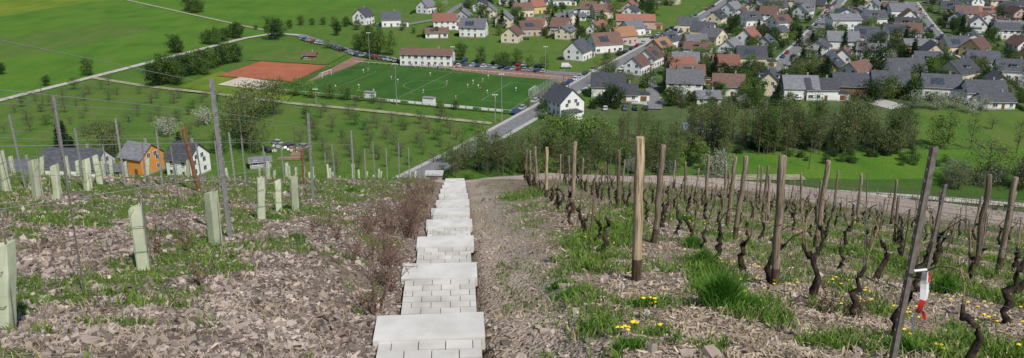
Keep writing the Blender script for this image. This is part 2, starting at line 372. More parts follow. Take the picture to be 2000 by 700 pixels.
def wedge(n,y0,y1,pw=1.0):
    u=rng.random(n)**pw; Y=y0*(y1/y0)**u; X=rng.uniform(-.68,.68,n)*(Y+1.5); return X,Y
X,Y=wedge(230000,4.8,34); k=(X<Xs(Y)-.52)&(Y<crest(X)+4)&(rng.random(len(X))>cover(X,Y)*.75)&(rng.random(len(X))<.35+.9*vn(X,Y,.7,31)); X,Y=X[k],Y[k]
sz=np.exp(rng.normal(-4.1,.50,len(X)))*(1+Y*.022); sz=np.clip(sz,.007,.09)
D=np.stack([sz*1.5,sz*.85,sz*rng.uniform(.18,.5,len(X))],1)
scatter_boxes('slate_chippings',np.stack([X,Y,ground(X,Y)],1),D,.5,M['stone'])
X,Y=wedge(90000,4.8,26); k=(X>Xs(Y)+.55)
dd=np.min([np.abs(X-rowx(r,Y)) for r in ROWS],0); k&=(rng.random(len(X))<np.exp(-(dd/.6)**2)*.9+.15)&(rng.random(len(X))>cover(X,Y)*.8); X,Y=X[k],Y[k]
s=rng.uniform(.02,.085,len(X))*(1+Y*.015); D=np.stack([s,s*.17,s*.12],1)
scatter_boxes('wood_mulch',np.stack([X,Y,ground(X,Y)],1),D,.35,M['chip'],.6)
X,Y=wedge(24000,4.8,30); k=(X>Xs(Y)+.5)&(rng.random(len(X))<.3+.65*(X<Xs(Y)+1.7)); X,Y=X[k],Y[k]
sz=np.clip(np.exp(rng.normal(-4.0,.55,len(X))),.008,.11); D=np.stack([sz*1.2,sz,sz*.6],1)
scatter_boxes('loose_stones',np.stack([X,Y,ground(X,Y)],1),D,.3,M['stone'])
# ---------------------------------------------------------------- grass blades
def blades(name,P,h,w,lean,mat,curl=1.0):
    n=len(P); a=rng.uniform(0,2*np.pi,n); b=rng.uniform(0,2*np.pi,n)
    wx,wy=np.cos(a)*w/2,np.sin(a)*w/2; lx,ly=np.cos(b)*lean*h,np.sin(b)*lean*h
    V=np.zeros((n,6,3))
    for i,(t,ws) in enumerate(((0,1),(.55,.85),(1,.12))):
        ox=lx*t**(1+.8*curl); oy=ly*t**(1+.8*curl); oz=h*t*(1-.25*lean*t)-.01*(t==0)
        V[:,2*i,0]=P[:,0]-wx*ws+ox; V[:,2*i,1]=P[:,1]-wy*ws+oy; V[:,2*i,2]=P[:,2]+oz
        V[:,2*i+1,0]=P[:,0]+wx*ws+ox; V[:,2*i+1,1]=P[:,1]+wy*ws+oy; V[:,2*i+1,2]=P[:,2]+oz
    f=np.array([(0,1,3,2),(2,3,5,4)]); Fa=(f[None]+(np.arange(n)*6)[:,None,None]).reshape(-1,4)
    put(name,np_mesh(name,V.reshape(-1,3),Fa),mats=[mat])
X,Y=wedge(460000,4.8,58,.95); k=rng.random(len(X))<cover(X,Y)*np.where(X<Xs(Y),.38,.75)*(vn(X,Y,.18,9)>.36); k&=(Y<crest(X)+6); X,Y=X[k],Y[k]; n=len(X)
h=rng.uniform(.03,.10,n)*(1+.9*vn(X,Y,.5,12))*np.where(X>0,1.05,.8)*(1+Y*.008); w=rng.uniform(.006,.013,n)*(1+Y*.05)
blades('grass',np.stack([X,Y,ground(X,Y)],1),h,w,rng.uniform(.2,.9,n),M['blade'])
X,Y=wedge(44000,4.8,30); k=(rng.random(len(X))<.35)&(np.abs(X-Xs(Y))>.6)&(vn(X,Y,1.1,14)>.4)&(Y<crest(X)); X,Y=X[k],Y[k]; n=len(X)
blades('dry_grass',np.stack([X,Y,ground(X,Y)],1),rng.uniform(.04,.13,n),rng.uniform(.004,.009,n)*(1+Y*.04),rng.uniform(.4,1.4,n),M['straw'])
tufts=[(1408,606,.16,.42,1500),(1375,512,.14,.32,500),(1352,482,.14,.3,400),(1840,575,.13,.34,450),(1115,572,.2,.14,450),(1160,640,.2,.12,300),(690,372,.25,.2,300),
 (1260,602,.14,.14,250),(1470,600,.14,.14,220),(1230,690,.13,.12,220),(1345,432,.3,.2,300),(1700,500,.25,.22,300),(1090,548,.16,.12,250),(1990,560,.2,.25,250),
 (1640,500,.2,.2,250),(580,470,.15,.12,150),(1230,405,.4,.2,300),(1000,390,.4,.12,300),(1760,690,.2,.14,300),(30,600,.2,.10,200),(540,430,.25,.13,200),(310,455,.3,.10,200)]
P=[];H=[];W=[];Ln=[]
for px,py,r,hh,nn in tufts:
    x,y=gp(px,py); q=rng.normal(0,r*.5,(nn,2)); X=x+q[:,0]; Y=y+q[:,1]; dist=np.hypot(q[:,0],q[:,1])/r
    P.append(np.stack([X,Y,ground(X,Y)],1)); H.append(hh*rng.uniform(.5,1.1,nn)*(1-.3*np.clip(dist,0,1))); W.append(rng.uniform(.006,.012,nn)*(1+y*.02)); Ln.append(np.clip(.1+dist*.45+rng.uniform(-.1,.25,nn),0,1.0))
blades('grass_tufts',np.concatenate(P),np.concatenate(H),np.concatenate(W),np.concatenate(Ln),M['blade_lush'])
db=Buf(); fb=Buf()
def flower(x,y,h,r):
    z=gz(x,y); db.tube([(x,y,z),(x+.01,y,z+h)],.003,3,1)
    n=9; v=[(x+.01,y,z+h+.012)]
    for i in range(n*2):
        a=math.pi*i/n; rr=r*(1 if i%2 else .72); v.append((x+.01+rr*math.cos(a),y+rr*math.sin(a),z+h+random.uniform(-.004,.006)))
    db.add(v,[(0,1+i,1+(i+1)%(2*n)) for i in range(2*n)],0)
for cx,cy,rr,nn in((1230,668,.18,9),(1255,610,.12,5),(1660,570,.35,12),(1690,600,.3,8),(1830,690,.4,9),(1760,630,.3,7),(1500,570,.4,9),(1440,520,.4,6),(1380,440,.8,12),(1700,450,1.2,16),(1900,600,.5,10),(590,430,1.5,8),(1150,470,.6,5),(1940,640,.3,6)):
    x,y=gp(cx,cy)
    for _ in range(nn): flower(x+random.gauss(0,rr*.6),y+random.gauss(0,rr*.6),random.uniform(.06,.14),random.uniform(.016,.024))
put('dandelion_flowers',db.mesh('dandelion_flowers',[M['yellow'],M['blade']]))
for cx,cy in((1210,600),(1258,650),(1300,455),(1290,470),(1410,455),(1375,470),(1325,470),(820,475)):
    x,y=gp(cx,cy); z=gz(x,y); h=random.uniform(.16,.25); fb.tube([(x,y,z),(x+.01,y,z+h)],.003,3,1)
    for i in range(60):
        d=Vector((random.gauss(0,1),random.gauss(0,1),random.gauss(0,1))).normalized(); c=Vector((x+.01,y,z+h)); e=c+d*.032; s=d.orthogonal().normalized()*.007
        fb.add([c,e+s,e-s],[(0,1,2)],0)
put('dandelion_clocks',fb.mesh('dandelion_clocks',[M['fluff'],M['blade']]))
tb=Buf()
def weed(x,y,h):
    z=gz(x,y)
    for _ in range(random.randint(4,7)):
        dx,dy=random.gauss(0,.3),random.gauss(0,.22); p=[Vector((x,y,z))]
        hh=h*random.uniform(.5,1.1)
        for t in(.35,.7,1): p.append(Vector((x+dx*hh*t+random.gauss(0,.025),y+dy*hh*t+random.gauss(0,.02),z+hh*t)))
        tb.tube(p,[.009,.007,.0055,.003],3,0,False)
        for _ in range(7):
            q=p[random.randint(1,3)]; e=q+Vector((random.gauss(0,.13),random.gauss(0,.1),random.uniform(.0,.17)))*h*1.3
            tb.tube([q,(q+e)/2+Vector((random.gauss(0,.015),0,0)),e],[.005,.0045,.003],3,0,False)
            for _ in range(2):
                s=Vector((random.gauss(0,.018),random.gauss(0,.015),random.gauss(0,.018))); tb.add([e+s,e+s+Vector((.014,0,.004)),e+s+Vector((.004,.005,.016))],[(0,1,2)],0)
for cx,cy,h,nn,sp in((742,625,.4,4,.12),(760,575,.6,6,.12),(772,530,.7,8,.16),(785,490,.8,9,.2),(798,450,.85,9,.25),(812,415,.85,9,.3),(822,388,.8,8,.35),(735,500,.4,6,.35),(700,475,.35,4,.4),(760,450,.5,5,.4),(832,370,.75,5,.35),(380,560,.3,1,.1),(300,500,.4,2,.2),(930,460,.2,2,.1),(1570,600,.3,2,.3)):
    x,y=gp(cx,cy)
    for _ in range(nn):
        xx,yy=x+random.gauss(0,sp),y+random.gauss(0,sp*1.5)
        if abs(xx-float(Xs(yy)))>.62: weed(xx,yy,h*random.uniform(.7,1.1))
put('dry_weeds',tb.mesh('dry_weeds',[M['twig']]))
# ---------------------------------------------------------------- posts, tubes, vines
def wood_post_mesh(h,r,mats,seed):
    random.seed(seed); b=Buf(); n=12; pts=[];rad=[]
    for i in range(9):
        t=i/8; pts.append((random.gauss(0,.007)+t*.04*math.sin(seed),random.gauss(0,.007),-.2+(h+.2)*t)); rad.append(r*(1.08-.16*t)*random.uniform(.94,1.06))
    pts.append((pts[-1][0],pts[-1][1],h+.012)); rad.append(r*.72)
    b.tube(pts,rad,n,0)
    for i,q in enumerate(b.f):
        z=sum(b.v[j][2] for j in q)/len(q)
        if z<.10*h+.06*random.random(): b.m[i]=1
    return b.mesh('wood_post',mats,True)
wp=[wood_post_mesh(1.75,.05,[M['wood_post'],M['wood_base']],i) for i in range(5)]
wpn=wood_post_mesh(1.85,.058,[M['wood_new'],M['wood_base']],9)
rusty=wood_post_mesh(1.5,.045,[M['rust'],M['rust']],12)
def steel_mesh(h,mat,w=.045):
    b=Buf(); b.box((0,0,h/2-.1),(w,.006,h+.2)); b.box((-w/2+.003,.019,h/2-.1),(.006,.03,h+.2)); b.box((w/2-.003,.019,h/2-.1),(.006,.03,h+.2))
    z=.4
    while z<h-.02: b.box((-w/2-.006,.02,z),(.012,.012,.02)); b.box((w/2+.006,.02,z+.0),(.012,.012,.02)); z+=.1
    return b.mesh('steel_post',[mat])
sp_l=steel_mesh(2.35,M['galv'],.055); sp_d=steel_mesh(2.1,M['galv_dark'],.06); sp_s=steel_mesh(1.6,M['galv'],.04)
b=Buf(); b.tube([(0,0,-.1),(.005,0,.8),(0,.005,1.5)],.006,5); rod=b.mesh('vine_stake',[M['galv_dark']])
b=Buf(); b.tube([(0,0,-.1),(.01,0,.6),(0,.01,1.0)],[.018,.017,.014],5); stakew=b.mesh('vine_stake',[M['wood_post']])
random.seed(5)
def tube_mesh(seed):
    random.seed(seed); b=Buf(); w=.068; h=.75; v=[];f=[]
    out=[(-w,-w*.75),(-w*.75,-w),(w*.75,-w),(w,-w*.75),(w,w*.75),(w*.75,w),(-w*.75,w),(-w,w*.75)]
    rings=[(0,1.0),(.2,1.05),(.45,.93),(.7,1.06),(1,1.0)]
    lx,ly=random.gauss(0,.035),random.gauss(0,.03)
    for sgn in(1,.94):
        for tt,s in(rings if sgn==1 else rings[::-1]):
            for x,y in out: v.append((x*s*sgn+lx*tt+random.gauss(0,.004),y*s*sgn+ly*tt,-.04+tt*(h+.04)+ (0.022*x/w if tt==1 else 0)))
    n=8
    for i in range(9):
        for j in range(n): f.append((i*n+j,i*n+(j+1)%n,(i+1)*n+(j+1)%n,(i+1)*n+j))
    b.add(v,f,0)
    for z in(.25,.55): b.tube([(-w*1.03,-w*1.06,z),(w*1.03,-w*1.06,z)],.004,4,1); b.tube([(w*1.06,-w*1.03,z),(w*1.06,w*1.03,z)],.004,4,1)
    b.tube([(w+.02,0,-.1),(w+.025,0,1.0)],.005,5,1)
    return b.mesh('vine_grow_tube',[M['tube'],M['galv_dark']])
tubes=[tube_mesh(i) for i in range(5)]
def place(name,me,x,y,rot=None,sc=1,lean=.03):
    return put(name,me,(x,y,gz(x,y)-.01),(random.gauss(0,lean),random.gauss(0,lean),random.uniform(0,6.28) if rot is None else rot),sc)
random.seed(21)
for px,py in((7,637),(281,527),(423,482),(510,432),(545,413),(577,411),(75,388),(113,388),(173,374),(196,364),(12,372)):
    x,y=gp(px,py); place('vine_grow_tube',random.choice(tubes),x,y,random.uniform(-.5,.5),random.uniform(.88,1.08),.04)
def rowA(x0,y): return x0-.05*y
for x0 in np.arange(-2.9,-15,-.9):
    yc=float(crest(x0-1.6)); y=yc+(1 if x0<-4 else 2)
    while y<yc+9:
        x=rowA(x0,y)+random.gauss(0,.1)
        if random.random()<.6: place('vine_grow_tube',random.choice(tubes),x,y,random.uniform(-.4,.4),random.uniform(.5,.85),.05)
        if random.random()<.2: place('vine_stake',rod,x+.3,y)
        y+=random.uniform(.9,1.4)
for px,py,me,s in((450,470,sp_l,1.03),(612,394,sp_l,.95),(133,372,sp_l,.86),(245,366,sp_l,.70),(50,370,sp_l,.66),(692,362,sp_l,.85),(733,356,sp_s,1.0),(757,354,sp_s,.85),(3,372,sp_s,.8),(165,372,sp_s,.85),(318,366,sp_s,.9),(460,362,sp_s,.95),(480,362,sp_s,.9),(556,360,sp_s,.8),(655,362,sp_s,.9),(780,352,sp_s,1),(800,350,sp_s,.9),(395,364,sp_s,.75),(285,362,sp_s,.7),(640,358,sp_s,.7),(715,356,sp_s,.8),(430,363,sp_s,.8),(520,362,sp_s,.75),(215,366,sp_s,.6),(345,364,sp_s,.65),(825,350,sp_s,.6)):
    x,y=gp(px,py); place('steel_vineyard_post',me,x,y,random.uniform(-.3,.3),s,.015)
postA0=(-3.75,2.6); place('steel_vineyard_post',sp_l,*postA0,0,1,.01)
x,y=gp(389,372); put('rusty_post',rusty,(x,y,gz(x,y)),(.04,-.10,0),1.1)
x,y=gp(594,360); put('rusty_post',rusty,(x,y,gz(x,y)),(0,.02,0),.8)
for px,py in((165,575),(360,470),(600,392),(640,380),(490,420)):
    x,y=gp(px,py); place('vine_stake',rod,x,y,0,1.3,.01)
wbuf=Buf()
def wire(pts,r=.0022): wbuf.tube(pts,r,3,0,False)
pA=[postA0,gp(450,470),gp(612,394),gp(692,362)]
for hh in(2.35,1.95,1.5,1.0):
    wire([(x,y,gz(x,y)+hh-(0.02)) for x,y in pA],.0035)
for x0,s in((-5.7,.85),(-7.8,.8)):
    for hh in(2.2*s,1.6*s,1.0*s):
        wire([(rowA(x0,y),y,float(hill(rowA(x0,y),y))+hh+.05*math.sin(y)) for y in np.arange(3,float(crest(x0-1.2))+2,3.0)],.003)
def vine_mesh(seed):
    random.seed(seed); b=Buf(); H=random.uniform(.38,.58); p=Vector((0,0,-.05)); pts=[p.copy()];rad=[.042]
    dx,dy=random.uniform(-.4,.4),random.uniform(-.3,.3); n=9
    for i in range(1,n+1):
        t=i/n; pts.append(Vector((dx*math.sin(t*2.8)*.4+random.gauss(0,.016),dy*math.sin(t*2.2+1)*.3+random.gauss(0,.016),H*t))); rad.append(.036*(1-.35*t)*random.uniform(.75,1.4))
    b.tube(pts,rad,7,0)
    top=pts[-1]
    for s in range(random.choice((1,2,2))):
        a=random.uniform(0,6.28); e=top+Vector((math.cos(a)*.07,math.sin(a)*.1,.06)); b.tube([top-Vector((0,0,.04)),e],[.027,.015],6,0)
        sg=random.choice((-1,1)); L_=random.uniform(.35,.65); c=[e]
        for i in range(1,6):
            t=i/5; c.append(e+Vector((random.gauss(0,.02),sg*L_*t,.32*math.sin(t*math.pi*.75)+random.gauss(0,.01))))
        b.tube(c,[.008,.007,.006,.006,.005,.004],4,1)
        for q in c[1:]:
            if random.random()<.5:
                for _ in range(2):
                    o=Vector((random.gauss(0,.012),random.gauss(0,.012),random.uniform(.005,.02))); b.add([q,q+o+Vector((.010,0,.008)),q+o+Vector((-.006,.010,.010))],[(0,1,2)],2)
    return b.mesh('grapevine',[M['bark_dark'],M['cane'],M['blade']],True)
vines=[vine_mesh(40+i) for i in range(12)]
random.seed(33)
def track_d(x,y): return float(seg_d(np.array([x]),np.array([y]),TRACK)[0])
def west(x,y):
    return y<np.interp(x,[-4,1,5,9,13,15.8],[45,45,46.3,47,46,43]) and x<np.interp(y,[-15,10,22,30,37,43],[29,25,21,18.2,17,15.8])
for i,x0 in enumerate(ROWS):
    y=[12.5,5.9,8.3,8,9,10,11,12,14,16][i]
    while y<46:
        x=rowx(x0,y)+random.gauss(0,.05); td=track_d(x,y)
        if td>TW+.9 and west(x,y):
            sc=1.0 if y<14 else .95
            if (td>4.5 or random.random()<.4) and random.random()<.92: place('grapevine',random.choice(vines),x,y,random.choice((0,math.pi))+random.gauss(0,.4),sc*random.uniform(.85,1.25),.09)
            if random.random()<(.7 if y>14 else .25): place('vine_stake',random.choice((stakew,stakew,rod)),x+.1,y+.1,0,random.uniform(.75,1.1),.07)
        y+=random.uniform(.95,1.3)
key=[(1243,542,'n'),(1278,470,'w'),(1118,420,'w'),(1067,387,'n'),(1512,555,'w'),(1434,470,'w'),(1592,488,'w'),(1905,525,'w'),(1950,528,'w'),(1420,440,'w'),(1378,415,'w'),(1785,530,'w')]
keyp=[]
for px,py,t in key:
    x,y=gp(px,py); keyp.append((x,y)); place('wooden_vineyard_post',wpn if t=='n' else random.choice(wp),x,y,None,random.uniform(.95,1.05) if px!=1067 else .9,.022)
for i,x0 in enumerate(ROWS):
    y=12+((i*1.7)%4.5)
    while y<46:
        x=rowx(x0,y)
        if track_d(x,y)>TW+.5 and west(x,y) and min(math.hypot(x-a,y-b) for a,b in keyp)>2.6 and y>16: place('wooden_vineyard_post',random.choice(wp),x,y,None,random.uniform(.7,.97),.045)
        y+=4.7
    for hh in(.62,1.05,1.35):
        Y=[v for v in np.arange([9.8,5,8,8,8,8,9,10,12,14][i],44,2.3) if west(rowx(x0,v)+2,v+3)]
        if len(Y)>2: wire([(rowx(x0,v),v,float(hill(rowx(x0,v),v))+hh) for v in Y],.003)
x,y=gp(1742,722); put('steel_vineyard_post',sp_d,(x,y,gz(x,y)-.05),(0,.045,.4),.83)
x2,y2=gp(1803,570); put('steel_vineyard_post',sp_d,(x2,y2,gz(x2,y2)-.05),(0,.05,.3),.74)
b=Buf(); zz=gz(x,y)
bx,by=x+.09,y-.03
for s in range(2):
    v=[];L_=14
    for i in range(L_+1):
        t=i/L_; w=.022+.012*math.sin(t*5+s); cx=bx+.025+s*.035+.022*math.sin(t*6+s*2); cz=zz+.78-s*.03-t*(.50-.14*s); fy=by+.025*math.sin(t*9+s)+s*.03
        v+= [(cx-w,fy,cz),(cx,fy-.025,cz-.004),(cx+w,fy+.012,cz)]
    for i in range(L_):
        m=0 if ((i//3)%4==(0 if s else 2)) else 1
        b.add([v[3*i],v[3*i+1],v[3*i+4],v[3*i+3]],[(0,1,2,3)],m); b.add([v[3*i+1],v[3*i+2],v[3*i+5],v[3*i+4]],[(0,1,2,3)],m)
b.tube([(bx-.06,by,zz+.78),(bx+.03,by,zz+.79)],.010,6,1)
put('barrier_tape',b.mesh('barrier_tape',[M['tape_r'],M['tape_w']]))
for x0 in np.arange(19,72,2.1):
    y=20
    while y<92:
        x=x0-.03*y
        if track_d(x,y)>TW+1.2 and not west(x,y) and y<crest(x)+5:
            if random.random()<.6: place('grapevine',random.choice(vines),x,y,0,random.uniform(.8,1.1),.06)
            if random.random()<.45: place('vine_stake',stakew,x,y+.2,0,random.uniform(.8,1.3),.05)
        y+=2.2
put('trellis_wires',wbuf.mesh('trellis_wires',[M['wire']]))
x,y=-4.1,43.5; e=empty('utility_shed',(x,y,gz(x,y))); b=Buf(); b.box((0,0,.2),(.8,.6,.7)); put('walls',b.mesh('walls',[M['plinth']]),parent=e); b=Buf(); b.box((0,0,.59),(.95,.75,.07)); put('roof',b.mesh('roof',[M['kerb']]),parent=e)
b=Buf(); b.box((0,-.31,.2),(.4,.03,.5)); put('door',b.mesh('door',[M['galv_dark']]),parent=e)
# ---------------------------------------------------------------- valley sheets
def sheet(name,pts,z,mat,world=False):
    P=[p if world else vp(*p) for p in pts]
    b=Buf(); b.add([(p[0],p[1],z) for p in P],[tuple(range(len(P)))]); me=b.mesh(name,[mat])
    if me.polygons[0].normal.z<0: me.flip_normals()
    return put(name,me)
def resample(P):
    P=[Vector((p[0],p[1])) for p in P]; Q=[P[0]]
    for a,b_ in zip(P[:-1],P[1:]): Q+=[a.lerp(b_,.25),a.lerp(b_,.75)]
    Q.append(P[-1]); return Q
def ribbon(name,P,w,z,mat,off=0,thick=0):
    Q=resample(P); v=[]
    for i,p in enumerate(Q):
        d=(Q[min(i+1,len(Q)-1)]-Q[max(i-1,0)]).normalized(); n=Vector((d.y,-d.x))
        v.append(p+n*(off-w/2)); v.append(p+n*(off+w/2))
    b=Buf(); vv=[(p.x,p.y,z) for p in v]; f=[(2*i,2*i+1,2*i+3,2*i+2) for i in range(len(Q)-1)]
    b.add(vv,f)
    if thick:
        lo=[(p[0],p[1],z-thick) for p in vv]
        for i in range(len(Q)-1):
            b.add([vv[2*i],vv[2*i+2],lo[2*i+2],lo[2*i]],[(0,1,2,3)],1); b.add([vv[2*i+1],vv[2*i+3],lo[2*i+3],lo[2*i+1]],[(0,1,2,3)],1)
    me=b.mesh(name,[mat,M['kerb']])
    if me.polygons[0].normal.z<0: me.flip_normals()
    return put(name,me)
def PX(l): return [vp(*p) for p in l]
ZI=[0]
def zl(base): ZI[0]+=1; return base+ZI[0]*.004
S=lambda n,p,m: sheet(n,p,zl(.02),m)
S('garden_lawn',[(960,245),(1060,200),(1250,215),(1560,205),(1960,212),(1800,300),(1340,300),(960,330),(860,335)],M['garden'])
S('garden_lawn',[(1180,150),(1440,-30),(2200,-30),(2200,212),(1560,208),(1180,215)],M['garden'])
S('garden_lawn',[(600,75),(760,40),(900,-30),(1420,-30),(1180,148),(880,128)],M['orch'])
S('meadow',[(-60,205),(180,154),(330,115),(520,67),(515,57),(400,36),(240,-2),(-200,-30),(-150,150)],M['field_a'])
S('meadow',[(-150,60),(60,22),(230,-3),(250,-25),(-300,-25)],M['field_b'])
S('meadow',[(-60,130),(120,96),(300,60),(240,40),(-100,90)],M['orch'])
S('meadow',[(250,-25),(243,-3),(400,34),(515,55),(600,30),(720,8),(800,-25)],M['field_a'])
S('meadow',[(0,203),(180,156),(420,186),(560,205),(520,270),(-40,280)],M['orch'])
S('meadow',[(560,206),(960,245),(930,280),(850,325),(560,345),(520,280)],M['orch'])
S('meadow',[(190,155),(420,184),(560,200),(600,165),(430,150),(350,180)],M['field_c'])
S('meadow',[(350,170),(430,182),(560,198),(590,165),(500,150),(430,140)],M['field_b'])
S('meadow',[(1440,300),(2050,290),(2080,345),(1700,352),(1430,345)],M['field_a'])
S('meadow',[(1780,215),(2050,220),(2050,290),(1790,290)],M['orch'])
S('meadow',[(1430,352),(2060,350),(2080,395),(1700,376),(1400,368)],M['field_c'])
for _ in range(60):
    px,py=random.uniform(1180,2000),random.uniform(0,205); x,y=vp(px,py); a=random.uniform(0,3); w,h=random.uniform(7,18),random.uniform(7,14)
    sheet('garden_lawn',[(x+(i*w*math.cos(a)-j*h*math.sin(a))/2,y+(i*w*math.sin(a)+j*h*math.cos(a))/2) for i,j in((-1,-1),(1,-1),(1,1),(-1,1))],zl(.02),random.choice([M['orch'],M['field_c'],M['bare'],M['field_a'],M['pave'],M['garden'],M['pave']]),True)
S('pond',[(1332,242),(1360,238),(1420,242),(1428,256),(1390,262),(1335,256)],M['water'])
R={}
R['main']=PX([(760,372),(830,338),(930,285),(1030,230),(1110,182),(1180,140),(1240,108),(1330,58),(1420,5),(1470,-40)])
R['right']=PX([(1670,-35),(1630,15),(1590,65),(1540,112),(1513,138),(1528,160),(1575,175)])
R['farright']=PX([(1780,5),(1810,50),(1850,92),(1920,130),(2060,200)])
R['top']=PX([(1780,8),(1880,-4),(2050,30)])
R['side']=PX([(1245,108),(1268,150),(1280,215)])
R['club']=PX([(585,70),(640,88),(700,106),(780,120),(900,131),(1080,143),(1172,150)])
R['village']=PX([(790,50),(860,38),(1010,42),(1110,28),(1230,-20)])
R['village2']=PX([(860,38),(900,10),(960,-20)])
R['cross']=PX([(1330,60),(1450,72),(1590,62)])
for i,(k,w) in enumerate((('main',6.5),('right',6),('farright',6),('top',5.5),('side',5),('club',6),('village',5.5),('village2',5),('cross',4.5))):
    ribbon('street',R[k],w,.36+.006*i,M['asphalt'])
    if k in('main','right','farright'):
        for s in(-1,1): ribbon('pavement',R[k],1.5,.49,M['pave'],off=s*(w/2+.78),thick=.3)
ribbon('farm_lane',PX([(-60,214),(0,197),(180,152),(330,113),(520,65),(590,70)]),4.0,.31,M['lane'])
ribbon('farm_lane',PX([(180,-14),(240,-1),(400,35),(515,60)]),2.6,.325,M['gravel'])
ribbon('farm_lane',PX([(180,153),(300,172),(420,184),(560,203),(700,215),(960,243)]),3.0,.335,M['gravel'])
ribbon('farm_lane',PX([(1330,352),(1400,368),(1500,372),(1700,380),(2060,408)]),3.5,.31,M['lane'])
ribbon('farm_lane',PX([(1300,352),(1450,348),(1570,348)]),5,.30,M['gravel'])
# ---------------------------------------------------------------- sports ground
O=Vector((0,312)); U=Vector((-.939,.344)); Vv=Vector((.344,.939)); PL,PW=98,57
def pp(u,v): q=O+U*u+Vv*v; return (q.x,q.y)
sheet('sports_surround',[pp(-6,-4),pp(PL+8,-4),pp(PL+8,PW+6),pp(-6,PW+6)],.28,M['field_c'],True)
sheet('training_pitch',[vp(*p) for p in [(480,118),(555,93),(680,105),(640,128),(510,120)]],.286,M['orch'],True)
sheet('cinder_strip',[vp(*p) for p in [(885,126),(1130,150),(1118,165),(880,138)]],.292,M['reddirt'],True)
sheet('cinder_strip',[vp(*p) for p in [(600,160),(690,112),(720,118),(700,124),(630,158)]],.298,M['reddirt'],True)
sheet('football_pitch',[pp(0,0),pp(PL,0),pp(PL,PW),pp(0,PW)],.304,M['turf'],True)
for s in range(0,98,14): sheet('mown_stripe',[pp(s,0),pp(s+7,0),pp(s+7,PW),pp(s,PW)],.31,M['turf2'],True)
sheet('clay_court',[vp(*p) for p in [(425,150),(510,121),(640,130),(572,161)]],.315,M['clay'],True)
sheet('sand_court',[vp(*p) for p in [(425,167),(470,152),(550,163),(512,177)]],.32,M['sand'],True)
lb=Buf()
def line(u0,v0,u1,v1,w=.11):
    a=Vector(pp(u0,v0)); b_=Vector(pp(u1,v1)); d=(b_-a).normalized(); n=Vector((-d.y,d.x))*w/2
    lb.add([(*(a-n),.325),(*(b_-n),.325),(*(b_+n),.325),(*(a+n),.325)],[(0,1,2,3)])
for a in((1,1,PL-1,1),(1,PW-1,PL-1,PW-1),(1,1,1,PW-1),(PL-1,1,PL-1,PW-1),(PL/2,1,PL/2,PW-1),(1,12,17,12),(1,PW-12,17,PW-12),(17,12,17,PW-12),(PL-1,12,PL-17,12),(PL-1,PW-12,PL-17,PW-12),(PL-17,12,PL-17,PW-12)): line(*a)
for i in range(24):
    a,c_=2*math.pi*i/24,2*math.pi*(i+1)/24; line(PL/2+9*math.cos(a),PW/2+9*math.sin(a),PL/2+9*math.cos(c_),PW/2+9*math.sin(c_))
put('pitch_markings',lb.mesh('pitch_markings',[M['white_line']]))
def goal(u,v0,s):
    e=empty('football_goal',(*pp(u,PW/2+v0),.31),math.atan2(U.y,U.x)); b=Buf()
    for y in(-3.66,3.66): b.tube([(0,y,0),(0,y,2.44)],.08,6); b.tube([(0,y,2.44),(s*1.2,y,2.3),(s*2,y,0)],.04,5)
    b.tube([(0,-3.7,2.44),(0,3.7,2.44)],.08,6); put('frame',b.mesh('frame',[M['frame']]),parent=e)
    b=Buf()
    for i in range(19):
        y=-3.66+i*.407; b.tube([(0,y,2.44),(s*1.2,y,2.3),(s*2,y,0)],.012,3,0,False)
    for t in range(6): b.tube([(s*(1.2+.8*t/6),-3.66,2.3*(1-t/6)),(s*(1.2+.8*t/6),3.66,2.3*(1-t/6))],.012,3,0,False)
    put('net',b.mesh('net',[M['frame']]),parent=e)
goal(2,0,-1); goal(PL-2,0,1)
nb=Buf()
for i in range(12):
    u=-5; v=6+i*4.0; x,y=pp(u,v); nb.tube([(x,y,0),(x,y,7)],.10,5)
for h in np.arange(.4,7.1,.35):
    a=pp(-5,6);c_=pp(-5,50); nb.tube([(*a,h),(*c_,h)],.022,3)
for v in np.arange(6,50,.6):
    x,y=pp(-5,v); nb.tube([(x,y,0),(x,y,7)],.016,3)
put('ball_stop_net',nb.mesh('ball_stop_net',[M['galv']]))
rb=Buf()
for v in(-2,PW+3):
    for u in range(-3,PL+4,3): x,y=pp(u,v); rb.tube([(x,y,0),(x,y,1.1)],.05,5)
    rb.tube([(*pp(-3,v),1.1),(*pp(PL+3,v),1.1)],.05,5)
put('pitch_rail',rb.mesh('pitch_rail',[M['frame']]))
ab=Buf(); ang=math.atan2(U.y,U.x)
for i,u in enumerate(range(4,50,3)):
    if i%5!=3: x,y=pp(u,-2.3); ab.box((x,y,.75),(2.6,.06,.9),i%3 if i%3<2 else 0,ang)
put('boundary_boards',ab.mesh('boundary_boards',[M['frame'],M['tape_w']]))
fb=Buf(); cc=PX([(425,150),(510,121),(640,130),(572,161)])
for a,c_ in zip(cc,cc[1:]+cc[:1]):
    L_=math.hypot(c_[0]-a[0],c_[1]-a[1]); n=int(L_/3)
    for i in range(n): t=i/n; x,y=a[0]+(c_[0]-a[0])*t,a[1]+(c_[1]-a[1])*t; fb.tube([(x,y,0),(x,y,3)],.05,4)
    for h in np.arange(.5,3.1,.5): fb.tube([(*a,h),(*c_,h)],.018,3)
put('court_fence',fb.mesh('court_fence',[M['galv_dark']]))
def hut(px,py,name='team_shelter'):
    x,y=vp(px,py); e=empty(name,(x,y,.25),ang); b=Buf(); b.box((0,0,1.1),(4.6,2,2.2)); put('walls',b.mesh('walls',[M['frame']]),parent=e)
    b=Buf(); b.box((0,0,2.28),(5,2.5,.14)); put('roof',b.mesh('roof',[M['galv']]),parent=e); b=Buf(); b.box((0,-1.02,1.2),(3.4,.05,1.2)); put('window',b.mesh('window',[M['glass']]),parent=e)
hut(722,192); hut(838,203)
